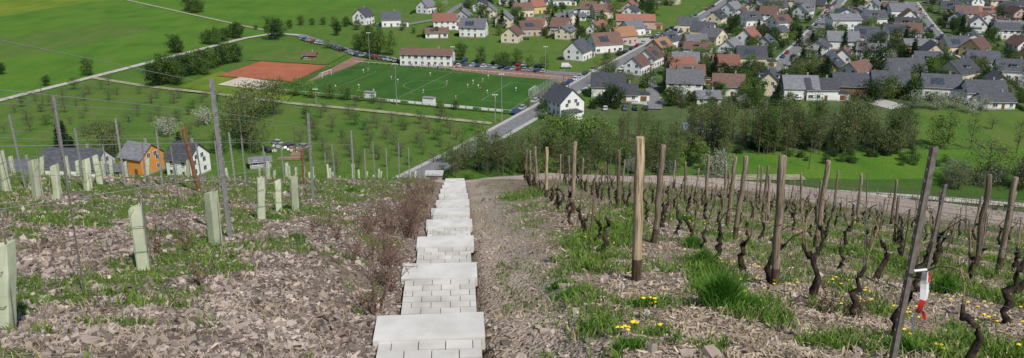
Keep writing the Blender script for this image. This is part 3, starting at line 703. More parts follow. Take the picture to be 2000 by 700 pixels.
def mast(px,py,h):
    x,y=vp(px,py); b=Buf(); b.tube([(0,0,0),(0,0,h*.5),(0,0,h)],[.17,.13,.09],8); b.tube([(-.9,0,h),(.9,0,h)],.05,5)
    for s in(-.7,0,.7): b.box((s,-.15,h+.1),(.45,.3,.3),1)
    put('floodlight_mast',b.mesh('floodlight_mast',[M['galv'],M['frame']]),(x,y,0),0)
for a in((722,118,13),(775,207,16),(980,238,17),(618,205,6),(967,240,10),(1065,150,13),(885,140,11),(1155,175,8)): mast(*a)
b=Buf(); b.tube([(0,0,0),(0,0,9)],[.14,.1],7); b.tube([(-.8,0,8.5),(.8,0,8.5)],.06,5); pole=b.mesh('utility_pole',[M['bark']])
for q in((578,302),(85,205),(1580,330),(1330,230),(1100,190)): x,y=vp(*q); put('utility_pole',pole,(x,y,0),.4)
# ---------------------------------------------------------------- houses
HOUSES=[]
def house(x,y,w=9,l=11,eave=4.6,pitch=38,rot=0,wall='w',roof='d',name='detached_house',annex=None,dormer=None):
    HOUSES.append((x,y,max(w,l)/2))
    e=empty(name,(x,y,.1),rot); hw,hl=w/2,l/2; rise=hw*math.tan(math.radians(pitch)); top=eave+rise
    b=Buf(); prof=[(-hw,-.2),(hw,-.2),(hw,eave),(0,top),(-hw,eave)]
    v=[(-hl,p[0],p[1]) for p in prof]+[(hl,p[0],p[1]) for p in prof]
    b.add(v,[(4,3,2,1,0),(5,6,7,8,9),(0,1,6,5),(1,2,7,6),(4,9,8,3)[::-1],(0,5,9,4),(2,3,8,7)],0)
    b.box((0,0,.2),(l+.08,w+.08,.5),1)
    if annex: b.box((hl+annex/2+.01,-hw*.3,1.3),(annex,w*.6,2.8),0)
    put('walls',b.mesh('walls',[walls[wall],M['plinth']]),parent=e)
    b=Buf(); oh=.55; ohg=.45; tk=.22; ca,sa=math.cos(math.radians(pitch)),math.sin(math.radians(pitch))
    for s in(-1,1):
        ey,ez=s*(hw+oh*ca),eave-oh*sa
        lo=[(-hl-ohg,ey,ez+.02),(hl+ohg,ey,ez+.02),(hl+ohg,0,top+.02),(-hl-ohg,0,top+.02)]; up=[(p[0],p[1],p[2]+tk) for p in lo]
        b.add(lo+up,[(0,1,2,3),(7,6,5,4),(0,4,5,1),(1,5,6,2),(3,7,4,0)],0)
        b.tube([(-hl-ohg,ey+s*.06,ez+.05),(hl+ohg,ey+s*.06,ez+.05)],.08,5,1)
    if annex: b.box((hl+annex/2+.15,-hw*.3,2.78),(annex+.5,w*.6+.5,.18),0)
    if dormer:
        dw=2.6
        for s in(-1,1):
            yy=s*hw*.55; zz=top-abs(yy)*math.tan(math.radians(pitch)); b.box((0,yy+s*.2,zz+.75),(dw+.4,2.8,.14),0)
    put('roof',b.mesh('roof',[roofs[roof],M['galv']]),parent=e)
    wb=Buf()
    def win(cx,cz,side,ww=1.15,hh=1.25,off=0):
        if side in('f','k'):
            s=-1 if side=='f' else 1
            wb.box((cx,s*(hw+.02),cz),(ww+.22,.06,hh+.22),1); wb.box((cx,s*(hw+.045),cz),(ww,.05,hh),0); wb.box((cx,s*(hw+.06),cz),(.07,.05,hh),1); wb.box((cx,s*(hw+.09),cz-hh/2-.12),(ww+.35,.2,.06),1)
        else:
            s=-1 if side=='l' else 1
            wb.box((s*(hl+.02),cx,cz),(.06,ww+.22,hh+.22),1); wb.box((s*(hl+.045),cx,cz),(.05,ww,hh),0); wb.box((s*(hl+.06),cx,cz),(.05,.07,hh),1)
    floors=[1.75]+([4.4] if eave>5 else [])
    n=max(2,int(l/3))
    for side in('f','k'):
        for fz in floors:
            for i in range(n):
                if side=='f' and fz<2 and i==n//2: continue
                if random.random()<.88: win(-hl+l*(i+.5)/n,fz,side,random.choice((1.1,1.1,1.7)))
    for side in('l','r'):
        for fz in floors+[eave+.3 if eave>5 else 4.3]:
            k=hw*.45 if fz<eave else hw*.28
            if fz+.7>top-1: continue
            for cy in(-k,k):
                if annex and side=='r' and fz<2.6: continue
                win(cy,fz,side)
    if dormer:
        for s in(-1,1):
            yy=s*hw*.55; zz=top-abs(yy)*math.tan(math.radians(pitch)); wb.box((0,yy+s*.95,zz+.2),(2.6,.5,.95),1); wb.box((0,yy+s*1.2,zz+.22),(2.2,.08,.7),0)
    put('windows',wb.mesh('windows',[M['glass'],M['frame']]),parent=e)
    b=Buf(); cx=-hl+l*(n//2+.5)/n; b.box((cx,-hw-.03,1.15),(1.1,.08,2.1))
    if annex: b.box((hl+annex/2,-hw*.3-w*.3-.04,1.15),(2.4,.08,2.0))
    put('door',b.mesh('door',[M['door']]),parent=e)
    b=Buf(); b.box((l*.22,.5,top+.35),(.6,.6,1.5)); b.box((l*.22,.5,top+1.12),(.75,.75,.12)); put('chimney',b.mesh('chimney',[M['plinth']]),parent=e)
    if random.random()<.25:
        b=Buf(); s=-1
        y0,y1=s*hw*.85,s*hw*.35; z0=top-abs(y0)*math.tan(math.radians(pitch))+tk+.08; z1=top-abs(y1)*math.tan(math.radians(pitch))+tk+.08
        for i in range(3): xx=-hl*.6+i*1.7; b.add([(xx,y0,z0),(xx+1.6,y0,z0),(xx+1.6,y1,z1),(xx,y1,z1)],[(0,1,2,3)])
        put('solar_panels',b.mesh('solar_panels',[M['glass']]),parent=e)
    return e
D=math.radians
def hp(px,py,**k):
    x,y=vp(px,py); k.setdefault('rot',0); house(x,y+k.get('w',9)/2,**k)
random.seed(77)
HL=[(708,50,9,10,5.4,42,70,'w','d'),(762,54,9,11,4.6,40,10,'w','d'),(832,28,9,10,4.6,42,60,'w','l'),(868,60,10,13,5.4,35,5,'w','r'),(852,76,7,12,3.2,30,5,'w','b'),(925,74,10,14,5.4,40,-10,'w','l'),
 (985,55,9,10,5,40,80,'c','l'),(1000,85,9,11,4.5,40,75,'c','b'),(1020,35,9,12,5,38,20,'c','b'),(1048,28,9,9,5,38,30,'y','r'),(1035,72,9,12,4.5,38,15,'p','b'),(1095,12,9,12,4,35,10,'w','l'),
 (1130,120,10,11,4.6,43,62,'w','d'),(1182,105,12,15,4.6,38,20,'w','b'),(1218,88,10,12,4.6,38,25,'p','o'),(1236,72,9,11,4.6,38,30,'w','l'),(1242,58,10,22,5,30,-4,'p','r'),(1176,38,10,12,5,35,15,'c','b'),(1125,42,6,12,3,25,0,'w','l'),
 (1272,133,9,12,4.6,40,60,'w','b'),(1290,112,9,11,4.6,40,50,'p','o'),(1306,98,9,10,4.6,40,50,'w','d'),(1246,148,8,10,4.6,40,60,'w','b'),(1220,200,8,10,2.8,40,0,'w','d'),
 (1345,64,8,11,4.6,40,-10,'c','d'),(1376,76,9,12,4.6,40,-30,'c','d'),(1402,52,9,12,5,40,60,'c','d'),(1432,34,10,12,5,38,50,'w','l'),(1360,100,9,11,4,38,10,'p','l'),(1470,132,10,13,4.6,40,-5,'c','d'),
 (1340,188,11,14,5.2,38,-8,'w','l'),(1190,192,11,13,4.4,38,-6,'w','d'),(1102,228,10,12,5.4,42,-62,'w','d'),(1384,206,7,9,2.8,30,0,'w','l'),(1426,190,10,12,4.2,38,-10,'w','b'),(1506,190,10,11,5.2,42,75,'c','d'),(1566,197,10,13,4.8,38,-5,'w','l'),(1605,198,9,12,4.4,38,0,'w','d'),(1665,192,10,13,4.6,40,-10,'b','d'),
 (1622,152,12,13,4.8,40,60,'y','d'),(1678,160,9,13,4.4,38,40,'w','b'),(1652,66,12,16,7.6,22,0,'w','l'),(1650,98,11,15,4.6,35,-10,'w','l'),(1572,38,9,11,5,38,50,'w','l'),(1525,60,9,12,4.6,38,30,'w','b'),(1520,28,9,12,4.6,38,10,'w','d'),
 (1745,190,12,14,4.4,38,-10,'b','d'),(1772,160,11,15,4.6,38,0,'w','d'),(1845,192,11,14,4.2,36,-15,'w','d'),(1880,164,12,15,4.4,38,35,'c','d'),(1930,205,10,14,4.4,38,-10,'w','d'),(1985,160,10,13,4.6,38,-20,'w','d'),(1925,140,10,13,4.4,38,-15,'w','d'),
 (1797,106,8,14,4.4,30,-5,'y','l'),(1912,114,10,12,4.6,40,40,'y','b'),(1870,108,10,13,4.4,38,10,'c','d'),(1776,80,10,14,4.6,38,-10,'w','b'),(1710,52,10,13,4.8,38,0,'w','d'),(1760,36,10,13,4.8,35,0,'w','l'),(1950,215,8,12,3,30,0,'w','d')]
for q in HL:
    hp(q[0],q[1],w=q[2],l=q[3],eave=q[4],pitch=q[5],rot=D(q[6]),wall=q[7],roof=q[8],annex=random.choice((None,None,4.5)),dormer=random.random()<.25)
hp(834,131,w=9,l=24,eave=5.6,pitch=22,rot=D(-7),wall='w',roof='b',name='clubhouse')
hp(135,352,w=11,l=17,eave=3.6,pitch=36,rot=D(-4),wall='w',roof='d',name='farmhouse'); hp(268,345,w=9,l=8,eave=5.4,pitch=36,rot=D(-22),wall='o',roof='l',name='orange_house'); hp(360,350,w=9,l=8,eave=5.6,pitch=40,rot=D(-20),wall='w',roof='d')
hp(30,360,w=8,l=9,eave=3,pitch=35,rot=0,wall='w',roof='l'); hp(505,330,w=4,l=6,eave=2.2,pitch=20,rot=D(20),wall='g',roof='l',name='garden_shed'); hp(205,352,w=5,l=9,eave=2.6,pitch=24,rot=D(6),wall='g',roof='l',name='garden_shed')
hp(604,118,w=4,l=6,eave=2.4,pitch=25,rot=0,wall='b',roof='b',name='garden_shed')
def road_info(x,y):
    best=(1e9,0)
    for k,P in R.items():
        for a,c_ in zip(P[:-1],P[1:]):
            vx,vy=c_[0]-a[0],c_[1]-a[1]; t=max(0,min(1,((x-a[0])*vx+(y-a[1])*vy)/(vx*vx+vy*vy))); d=math.hypot(x-a[0]-t*vx,y-a[1]-t*vy)
            if d<best[0]: best=(d,math.atan2(vy,vx))
    return best
def inpoly(x,y,P):
    c_=False;j=len(P)-1
    for i in range(len(P)):
        if (P[i][1]>y)!=(P[j][1]>y) and x<(P[j][0]-P[i][0])*(y-P[i][1])/(P[j][1]-P[i][1])+P[i][0]: c_=not c_
        j=i
    return c_
TA=PX([(1310,205),(1330,120),(1400,40),(1450,-42),(2080,-42),(2200,185),(1950,205),(1560,200)]); TB=PX([(1190,95),(1100,75),(960,70),(840,30),(930,-40),(1390,-40)])
nh=0
for gy in np.arange(300,800,15.5):
    for gx_ in np.arange(-140,420,15.5):
        x=gx_+random.uniform(-4,4); y=gy+random.uniform(-4,4)
        if not(inpoly(x,y,TA) or inpoly(x,y,TB)): continue
        d,a=road_info(x,y)
        if d<10.5: continue
        if min(math.hypot(x-h[0],y-h[1]) for h in HOUSES)<15.2: continue
        if random.random()<(.14 if inpoly(x,y,TA) else .5): continue
        house(x,y,w=random.uniform(8,10.5),l=random.uniform(9.5,13),eave=random.choice((3.2,4.4,4.4,5.4)),pitch=random.choice((28,38,38,42)),rot=a+random.choice((0,math.pi/2))+random.gauss(0,.12),
              wall=random.choice('wwwwwwccwgp'),roof=random.choice('ddddlbbbrl' if inpoly(x,y,TA) else 'dddlbbrr'),annex=random.choice((None,4.5,3.5)),dormer=random.random()<.3); nh+=1
# ---------------------------------------------------------------- cars
def car_mesh(name,col,van=False):
    pm=pmat('paint_'+name,col,None,3,.25,metal=.3); b=Buf()
    prof=[(-2.1,.28),(-2.18,.55),(-2.12,.86),(-1.95,.95),(.85,.97),(1.75,.82),(2.08,.66),(2.12,.3)] if not van else [(-2.4,.3),(-2.45,1.0),(-2.4,1.1),(-2.3,1.12),(1.2,1.12),(2.1,1.0),(2.4,.7),(2.45,.3)]
    n=len(prof); v=[]
    for y,s in((-.78,.97),(-.87,1),(.87,1),(.78,.97)):
        for x,z in prof: v.append((x*s,y,.3+(z-.3)*(1 if abs(y)>.8 else 1.03)))
    f=[]
    for r in range(3):
        for i in range(n-1): f.append((r*n+i,r*n+i+1,(r+1)*n+i+1,(r+1)*n+i))
        f.append((r*n+n-1,r*n,(r+1)*n,(r+1)*n+n-1))
    f+= [tuple(range(n)),tuple(range(3*n,4*n))[::-1]]; b.add(v,f,0)
    x0,x1,X0,X1,zb,zr=(-2.0,1.05,-1.5,.3,.96,1.46) if not van else (-2.35,1.75,-2.2,1.0,1.12,2.1)
    gl=[(x0,-.8,zb),(x1,-.8,zb),(x1,.8,zb),(x0,.8,zb),(X0,-.62,zr),(X1,-.62,zr),(X1,.62,zr),(X0,.62,zr)]
    side=0 if van else 1
    b.add(gl,[(0,1,5,4),(2,3,7,6),(3,0,4,7)],side); b.add(gl,[(1,2,6,5)],1); b.box(((X0+X1)/2,0,zr+.02),(X1-X0+.05,1.28,.05),0)
    for px in(-.45,): b.box((px,-.72,(zb+zr)/2),(.09,.13,zr-zb),0); b.box((px,.72,(zb+zr)/2),(.09,.13,zr-zb),0)
    for x in(-1.32,1.35):
        for y in(-.8,.8):
            b.tube([(x,y-.1,.32),(x,y+.1,.32)],.33,14,2); b.tube([(x,y-.11 if y<0 else y+.09,.32),(x,y-.09 if y<0 else y+.11,.32)],.2,10,3)
    for y in(-.65,.65): b.box((prof[-2][0]+.02,y,.66),(.08,.3,.14),3); b.box((prof[1][0]-.0,y,.75),(.08,.24,.16),4)
    return b.mesh('car',[pm,M['glass'],M['tyre'],M['hub'],M['tape_r']])
cars=[car_mesh(n,c_) for n,c_ in(('silver',(.5,.5,.52)),('black',(.02,.02,.025)),('white',(.75,.75,.75)),('blue',(.03,.07,.22)),('grey',(.14,.145,.15)),('red',(.35,.02,.02)),('dark',(.05,.055,.06)),('silver2',(.4,.42,.45)))]
van=car_mesh('van',(.75,.75,.75),True)
def carrow(P,step,off,rot,skip=.1,z=.385):
    for a,c_ in zip(P[:-1],P[1:]):
        d=Vector((c_[0]-a[0],c_[1]-a[1])); L_=d.length; d/=L_; n=Vector((d.y,-d.x)); s=random.uniform(0,step*.4)
        while s<L_:
            if random.random()>skip:
                x=a[0]+d.x*s+n.x*off; y=a[1]+d.y*s+n.y*off; put('parked_car',random.choice(cars),(x,y,z),math.atan2(d.y,d.x)+rot+random.gauss(0,.04)+random.choice((0,math.pi)),random.uniform(.95,1.08))
            s+=step*random.uniform(.93,1.1)
carrow(PX([(592,78),(640,91),(700,110),(785,124)]),3.3,0,1.2,.15); carrow(PX([(890,126),(1070,141)]),2.9,2.5,1.5,.05,.3); carrow(PX([(900,124),(1060,136)]),2.9,-4,1.5,.25,.28)
carrow(PX([(1015,226),(1110,172),(1165,142)]),6.0,-2.4,0,.08); carrow(PX([(1165,142),(1240,100),(1400,15)]),9,-2.4,0,.4); carrow(PX([(1200,140),(1330,60)]),22,2.2,0,.3)
carrow(R['right'],17,2.1,0,.35); carrow(R['farright'],18,-2.1,0,.35); carrow(PX([(1590,60),(1640,5)]),7,-2.2,0,.2); carrow(PX([(1800,40),(1850,88),(1920,128)]),8,2.2,0,.35)
carrow(PX([(1180,215),(1260,215)]),3.6,0,1.5,.2,.1)
x,y=vp(1106,134); put('delivery_van',van,(x,y,.385),.1)
for h in list(HOUSES):
    if random.random()<.45 and h[1]>290:
        d,a=road_info(h[0],h[1])
        if d<26: put('parked_car',random.choice(cars),(h[0]+random.choice((-1,1))*(h[2]+2.6),h[1]-random.uniform(0,6),.25),a+math.pi/2,1)
random.seed(9)
ys_=Buf()
for i in range(14):
    x,y=vp(random.uniform(534,584),random.uniform(286,303)); a=random.uniform(0,3); r=random.uniform(.35,.5)
    ys_.tube([(x-r*math.cos(a),y-r*math.sin(a),r+.1),(x+r*math.cos(a),y+r*math.sin(a),r+.1)],r,10,random.choice((0,1,1)))
put('wrapped_hay_bales',ys_.mesh('wrapped_hay_bales',[M['frame'],M['pave']]))
b=Buf()
for i in range(6):
    x,y=vp(random.uniform(520,590),random.uniform(292,322))
    for j in range(7): b.tube([(x-2,y+j*.35,.25+.28*(j%2)),(x+2,y+j*.35+.2,.25+.28*(j%2))],.16,7)
put('timber_stack',b.mesh('timber_stack',[M['cane']]))
for q in((522,296),(590,290),(540,282),(565,288)): x,y=vp(*q); put('parked_car',cars[random.choice((0,1,2,4,6))],(x,y,.12),random.uniform(0,3))
# ---------------------------------------------------------------- people
def skin_person(name,J,E,Rr,mats,rule):
    me=bpy.data.meshes.new('p'); me.from_pydata(J,E,[]); o=bpy.data.objects.new('p',me); COL.objects.link(o)
    md=o.modifiers.new('s','SKIN')
    if not me.skin_vertices: me.skin_vertices.new()
    for i,r in enumerate(Rr): me.skin_vertices[0].data[i].radius=(r,r)
    me.skin_vertices[0].data[0].use_root=True
    sb_=o.modifiers.new('u','SUBSURF'); sb_.levels=1
    dg=bpy.context.evaluated_depsgraph_get(); dg.update(); m2=bpy.data.meshes.new_from_object(o.evaluated_get(dg)); bpy.data.objects.remove(o)
    m2.name=name; m2.materials.clear()
    for mt in mats: m2.materials.append(mt)
    for p in m2.polygons: p.material_index=rule(p.center); p.use_smooth=True
    return m2
def person(shirt,run):
    s=.38 if run else .08
    J=[(0,0,.95),(0,0,1.15),(.02*run,0,1.42),(.03*run,0,1.52),(.04*run,0,1.62),(.05*run,0,1.74),
       (0,.1,.9),(s*.6,.11,.52),(s*.1 if run else .0,.11,.08),(s*.1+.14,.11,.04),
       (0,-.1,.9),(-s*.2,-.11,.5),(-s*1.2,-.11,.22 if run else .08),(-s*1.2+.12,-.11,.16 if run else .04),
       (0,.19,1.42),(-s*.5,.24,1.16),(-s*.1,.25,.94),(-s*.0+.03,.25,.84),(0,-.19,1.42),(s*.4,-.24,1.16),(s*.9,-.25,1.0),(s*1.0,-.25,.92)]
    E=[(0,1),(1,2),(2,3),(3,4),(4,5),(0,6),(6,7),(7,8),(8,9),(0,10),(10,11),(11,12),(12,13),(2,14),(14,15),(15,16),(16,17),(2,18),(18,19),(19,20),(20,21)]
    Rr=[.14,.13,.14,.055,.10,.07,.10,.065,.045,.04,.10,.065,.045,.04,.06,.045,.033,.035,.06,.045,.033,.035]
    def rule(c):
        if c.z>1.7 or (c.z>1.62 and c.x<-.02): return 3
        if c.z>1.49: return 2
        if c.z>.95 and (abs(c.y)<.2 or c.z>1.2): return 0
        if .55<c.z<=.95 and abs(c.y)<.21: return 1
        if c.z<.4: return 0
        return 2
    return skin_person('football_player',J,E,Rr,[M[shirt],M['short_d'],M['skin'],M['hair']],rule)
PM=[person('shirt_w',1),person('shirt_r',1),person('shirt_b',0),person('shirt_w',0),person('shirt_r',0)]
random.seed(4)
for i in range(24):
    u,v=random.uniform(8,PL-10),random.uniform(5,PW-5); put('football_player',random.choice([PM[0],PM[0],PM[3],PM[3],PM[1],PM[4]]),(*pp(u,v),.31),random.uniform(0,6.28),random.uniform(.97,1.05))
for i in range(26):
    x,y=vp(random.uniform(800,900),random.uniform(128,137)); put('spectator',random.choice(PM[2:]),(x,y-1,.3),random.uniform(0,6.28))
# ---------------------------------------------------------------- trees
def make_tree(name,H,R_,base,ncl,nl,ls,bark,leaf,seed,tr=.16,shape='round',limbs=11,cl=.55):
    r=np.random.default_rng(seed); random.seed(seed); b=Buf()
    top=H*(.8 if shape!='tall' else .95); bend=random.uniform(-.04,.04)*H
    def tp(t): return Vector((bend*t*t,bend*.5*math.sin(t*3),top*t))
    b.tube([tp(t)-Vector((0,0,.2 if t==0 else 0)) for t in(0,.15,.35,.6,.8,1)],[tr*1.25,tr,tr*.85,tr*.6,tr*.38,tr*.12],7)
    def env(hf):
        if shape=='cone': return max(.05,1-hf)
        if shape=='tall': return .35+.65*math.sin(math.pi*min(1,hf*.9+.1))
        return max(.1,math.sqrt(max(0,1-(2*hf-1)**2*.92)))
    tips=[]
    for i in range(limbs):
        hf=(i+.5)/limbs*.9; z=base*H+(H-base*H)*hf; t=max(.12,min(.97,(z-(H-base*H)*.12)/top)); s=tp(t)
        a=i*2.4+random.uniform(-.5,.5); rr=R_*env(hf)*random.uniform(.65,1.05); e=Vector((math.cos(a)*rr,math.sin(a)*rr,z+random.uniform(-.02,.1)*H*(1 if shape!='cone' else -.3)))
        m=(s+e)/2+Vector((0,0,-.03*H if shape!='cone' else 0)); lr=tr*.42*(1-hf*.5); b.tube([s,m,e],[lr,lr*.6,lr*.2],5); tips.append(e)
        for k in range(3):
            q=s.lerp(e,random.uniform(.4,.9)); e2=q+Vector((random.gauss(0,1),random.gauss(0,1),random.gauss(.5,.6)))*rr*.33; b.tube([q,e2],[lr*.35,lr*.1],4); tips.append(e2)
    nb=len(b.v)
    C=[]
    for q in tips: C.append((q.x,q.y,q.z))
    while len(C)<ncl:
        hf=r.random(); a=r.uniform(0,2*np.pi); rad=R_*env(hf)*math.sqrt(r.uniform(.15,1)); lob=1+.22*math.sin(a*3+seed)+.15*math.sin(hf*9+a*2)
        C.append((math.cos(a)*rad*lob,math.sin(a)*rad*lob,base*H+(H-base*H)*hf))
    C=np.array(C); n=len(C)*nl
    cs=r.uniform(.6,1.3,len(C))*R_*.24*cl/.55
    P=np.repeat(C,nl,0)+r.normal(0,1,(n,3))*np.repeat(cs,nl)[:,None]*np.array([1,1,.75])
    P[:,2]=np.maximum(P[:,2],.15)
    d1=r.normal(0,1,(n,3)); d1/=np.linalg.norm(d1,axis=1)[:,None]; d2=np.cross(d1,r.normal(0,1,(n,3))); d2/=np.linalg.norm(d2,axis=1)[:,None]
    s=r.uniform(.5,1.3,(n,1))*ls/2
    Q=np.stack([P-d1*s,P-d2*s*.7,P+d1*s,P+d2*s*.7],1).reshape(-1,3)
    b.v+= [tuple(p) for p in Q.tolist()]; b.f+=[(nb+4*i,nb+4*i+1,nb+4*i+2,nb+4*i+3) for i in range(n)]; b.m+=[1]*n
    return b.mesh(name,[M[bark],M[leaf]])
T={}
T['broad']=[make_tree('t',9,3.6,.12,75,30,.5,'bark','leaf',i,cl=.5) for i in(1,2,3)]
T['dark']=[make_tree('t',9,3.4,.1,75,30,.5,'bark','leaf_dark',i,cl=.5) for i in(4,5)]
T['fresh']=[make_tree('t',8,3,.15,65,28,.42,'bark','leaf_fresh',i,cl=.5) for i in(6,7)]
T['olive']=[make_tree('t',11,5,.2,80,22,.45,'bark','leaf_olive',i,tr=.25,limbs=14,cl=.42) for i in(8,9)]
T['apple']=[make_tree('t',3.8,2.0,.35,40,9,.2,'bark','leaf_grey',i,tr=.15,cl=.5) for i in(10,11,12)]
T['apple2']=[make_tree('t',3.6,1.7,.35,40,14,.24,'bark','leaf',i,tr=.12) for i in(13,14)]
T['blossom']=[make_tree('t',5,2.4,.2,50,22,.3,'bark','blossom',i,tr=.1) for i in(15,16)]
T['silver']=[make_tree('t',5,3.0,.04,60,26,.34,'bark','leaf_silver',i,tr=.1) for i in(31,32)]
T['tall']=[make_tree('t',15,2.2,.22,60,10,.36,'bark','leaf_olive',i,tr=.19,shape='tall',limbs=18,cl=.55) for i in(17,18,19)]
T['tallg']=[make_tree('t',15,2.4,.20,60,14,.4,'bark','leaf',i,tr=.19,shape='tall',limbs=18,cl=.55) for i in(20,21)]
T['tallf']=[make_tree('t',14,2.6,.15,60,16,.4,'bark','leaf_fresh',i,tr=.16,shape='tall',limbs=18,cl=.55) for i in(33,34)]
T['cone']=[make_tree('t',12,2.8,.06,100,30,.45,'bark','leaf_con',i,tr=.18,shape='cone',limbs=20,cl=.4) for i in(22,23)]
T['bush']=[make_tree('t',3,1.9,.02,45,26,.34,'bark','leaf',i,tr=.06,cl=.6) for i in(24,25)]
T['bushd']=[make_tree('t',3,1.7,.02,45,26,.34,'bark','leaf_dark',i,tr=.06,cl=.6) for i in(26,27)]
T['red']=[make_tree('t',7,2.6,.12,60,28,.42,'bark','leaf_red',28)]
NAM=dict(broad='broadleaf_tree',dark='broadleaf_tree',fresh='maple_tree',olive='willow_tree',apple='apple_tree',apple2='apple_tree',blossom='blossoming_cherry_tree',silver='flowering_shrub',tall='alder_tree',tallg='alder_tree',tallf='alder_tree',cone='spruce_tree',bush='garden_bush',bushd='garden_bush',red='copper_beech_tree')
random.seed(99)
def tree(kind,x,y,s=1,z=None):
    me=random.choice(T[kind]); sx=s*random.uniform(.9,1.1)
    put(NAM[kind],me,(x,y,float(hill(x,y)) if z is None else z),random.uniform(0,6.28),(sx,sx,s*random.uniform(.9,1.12)))
def tpx(kind,px,py,s=1): x,y=vp(px,py); tree(kind,x,y,s)
for k,px,py,s in [('broad',380,26,1.1),('dark',368,22,1.0),('broad',392,24,.8),('dark',535,78,1.3),('broad',545,72,1.1),('dark',465,76,1.0),('broad',455,74,.8),('broad',420,88,1.0),('broad',405,86,.8),('dark',440,82,.8),('dark',342,104,.9),('broad',350,104,.7),('broad',172,148,.85),('dark',5,146,.6),('dark',92,168,.5),
  ('dark',300,170,1.15),('broad',318,166,1.2),('dark',330,160,1.1),('broad',345,166,1.0),('broad',308,155,1.0),('dark',362,150,1.0),('broad',378,146,1.1),('dark',395,140,1.0),('broad',412,134,1.0),('dark',428,128,1.0),('broad',445,124,1.1),('dark',462,122,.9),('broad',352,140,.8),('broad',400,146,.7),
  ('cone',132,315,1.0),('cone',122,318,.9),('cone',145,318,.75),('olive',205,310,1.0),('olive',225,300,.8),('olive',500,235,1.35),('olive',535,225,1.1),('olive',475,250,1.2),('olive',460,270,1.1),('dark',480,290,1.0),('olive',500,300,.9),('broad',430,300,.7),('blossom',400,245,1.3),('blossom',328,268,1.2),('blossom',315,262,.9),('cone',355,320,.8),('dark',345,325,.7),('olive',378,318,.8),
  ('fresh',578,188,.8),('fresh',610,192,.75),('fresh',645,194,.8),('fresh',676,196,.7),('fresh',705,198,.6),('fresh',860,212,.4),('broad',890,215,.35),
  ('broad',715,106,1.2),('broad',737,106,1.25),('fresh',762,108,1.2),('broad',700,100,.9),('broad',900,118,.9),('broad',985,134,.9),('broad',1010,128,.8),('fresh',1035,136,.8),('fresh',1065,136,.8),('dark',660,70,.8),('fresh',640,95,.6),('fresh',975,128,.8),('broad',940,124,.8),
  ('fresh',1080,308,1.45),('fresh',1105,300,1.6),('fresh',1135,304,1.6),('fresh',1165,305,1.4),('fresh',1095,285,1.2),('dark',1150,325,1.0),('blossom',1400,352,1.5),('blossom',1300,345,1.0),('blossom',1235,340,.9),('fresh',1835,290,1.2),('tall',1895,292,.8),('tall',1985,300,.8),('tall',1850,288,.75),
  ('red',1690,118,1.2),('dark',1715,150,1.4),('broad',1820,155,1.1),('dark',1712,110,1.2),('dark',1935,165,1.0),('cone',1560,92,.8),('cone',1480,70,.8),('blossom',1480,62,1.3),('blossom',1490,75,1.2),('blossom',1640,30,1.0),('blossom',1790,212,1.3),('blossom',1830,215,1.4),('blossom',1865,212,1.2),('blossom',1900,222,1.2),('blossom',1925,218,1.0),
  ('dark',1310,148,.9),('broad',1265,172,.9),('broad',1060,220,.6),('dark',1155,190,.5),('bushd',1170,203,1.2),('bushd',1160,212,1.2),('bush',1060,232,1.2),('fresh',1375,110,1.1)]: tpx(k,px,py,s)
for px in range(500,860,22): tpx('broad',px,random.uniform(46,60) if px<700 else random.uniform(60,80),random.uniform(.3,.7))
for _ in range(26): tpx(random.choice(['silver','silver','bush','olive']),random.uniform(1855,2040),random.uniform(340,372),random.uniform(.6,1.15))
for _ in range(120): tpx(random.choice(['tall','tall','tallg','tall']),random.uniform(1335,1785),random.uniform(272,304),random.uniform(.75,1.08))
for _ in range(60): tpx(random.choice(['bush','bushd','olive','bushd']),random.uniform(1330,1790),random.uniform(285,310),random.uniform(.4,.8))
for _ in range(80): tpx(random.choice(['tall','tallf','tallg','tall']),random.uniform(875,1330),random.uniform(312,350),random.uniform(.5,.92))
for _ in range(64): tpx(random.choice(['bush','bushd','olive','bush','fresh']),random.uniform(860,1420),random.uniform(308,358),random.uniform(.4,.9))
for _ in range(18): tpx('tall',random.uniform(1180,1340),random.uniform(265,310),random.uniform(.5,.8))
for _ in range(14): tpx('bush',random.uniform(1560,1850),random.uniform(312,325),random.uniform(.4,.8))
def orchard(poly,step,kinds,rot,keep=.85):
    P=PX(poly); xs_=[p[0] for p in P]; ysl=[p[1] for p in P]; cx,cy=np.mean(xs_),np.mean(ysl)
    for i in range(-30,31):
        for j in range(-30,31):
            x=cx+(i*math.cos(rot)-j*math.sin(rot))*step+random.gauss(0,.8); y=cy+(i*math.sin(rot)+j*math.cos(rot))*step+random.gauss(0,.8)
            if inpoly(x,y,P) and random.random()<keep: tree(random.choice(kinds),x,y,random.uniform(.8,1.35))
orchard([(600,212),(940,246),(860,325),(600,350),(585,280)],7.2,['apple','apple','apple2'],.35)
orchard([(580,172),(600,205),(960,240),(1000,228),(590,178)],9,['apple','apple2'],.35,.5)
orchard([(20,205),(190,165),(420,192),(540,208),(500,280),(0,270)],9,['apple','apple','apple','apple2'],.1,.75)
orchard([(1810,225),(2050,225),(2050,285),(1830,285)],18,['apple'],.1,.3)
HA=np.array([(h[0],h[1],h[2]) for h in HOUSES]); cnt=0
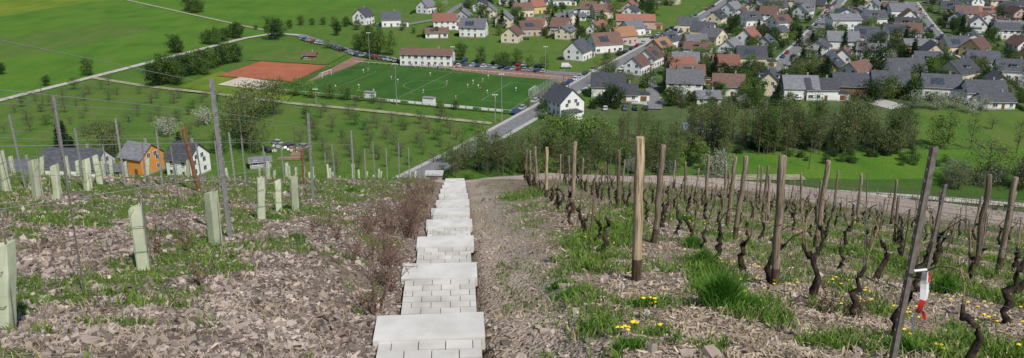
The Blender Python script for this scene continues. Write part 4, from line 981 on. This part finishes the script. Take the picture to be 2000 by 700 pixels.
for _ in range(3000):
    px,py=random.uniform(840,2060),random.uniform(-25,215); x,y=vp(px,py)
    if not(inpoly(x,y,TA) or inpoly(x,y,TB) or (1180<px<1560 and 90<py<215)): continue
    if np.min(np.hypot(HA[:,0]-x,HA[:,1]-y)-HA[:,2])<2.2 or road_info(x,y)[0]<5: continue
    k=random.choice(['bush','bushd','bush','dark','dark','broad','fresh','blossom','cone','bushd','olive','broad','dark']); tree(k,x,y,random.uniform(.5,1.1) if 'bush' in k else random.uniform(.45,1.0)); cnt+=1
    if cnt>760: break
for h in HOUSES:
    if random.random()<.55 and h[1]>300:
        hb=random.choice(['bush','bushd']); a=road_info(h[0],h[1])[1]
        for t in range(-3,4):
            x=h[0]+math.cos(a+1.57)*9+math.cos(a)*t*1.8; y=h[1]+math.sin(a+1.57)*9+math.sin(a)*t*1.8
            if road_info(x,y)[0]>4 and np.min(np.hypot(HA[:,0]-x,HA[:,1]-y)-HA[:,2])>.5: put('garden_hedge',random.choice(T[hb]),(x,y,0),random.uniform(0,6),.42)
# ---------------------------------------------------------------- light, sky, camera
w=bpy.data.worlds.new('World'); scene.world=w; w.use_nodes=True; nt=w.node_tree; bg=nt.nodes['Background']; sk=nt.nodes.new('ShaderNodeTexSky'); sk.sky_type='NISHITA'; sk.sun_disc=False
EL=50; AZ=148
sk.sun_elevation=D(EL); sk.sun_rotation=D(AZ); nt.links.new(sk.outputs[0],bg.inputs[0]); bg.inputs[1].default_value=.105
sl=bpy.data.lights.new('sun','SUN'); sl.energy=4.3; sl.angle=D(.6); sl.color=(1,.96,.9); so=bpy.data.objects.new('sun',sl); COL.objects.link(so)
v=Vector((math.sin(D(AZ))*math.cos(D(EL)),math.cos(D(AZ))*math.cos(D(EL)),math.sin(D(EL)))); so.rotation_euler=v.to_track_quat('Z','Y').to_euler(); so.location=(0,0,150)
cd=bpy.data.cameras.new('camera'); cd.sensor_width=36; cd.lens=F/2000*36; cd.clip_end=8000; cd.clip_start=.1
co=bpy.data.objects.new('camera',cd); COL.objects.link(co); co.location=(0,0,CAMZ); co.rotation_euler=(math.pi/2-PT,0,0); scene.camera=co
scene.view_settings.view_transform='Standard'; scene.view_settings.look='None'; scene.view_settings.exposure=0
print('done')
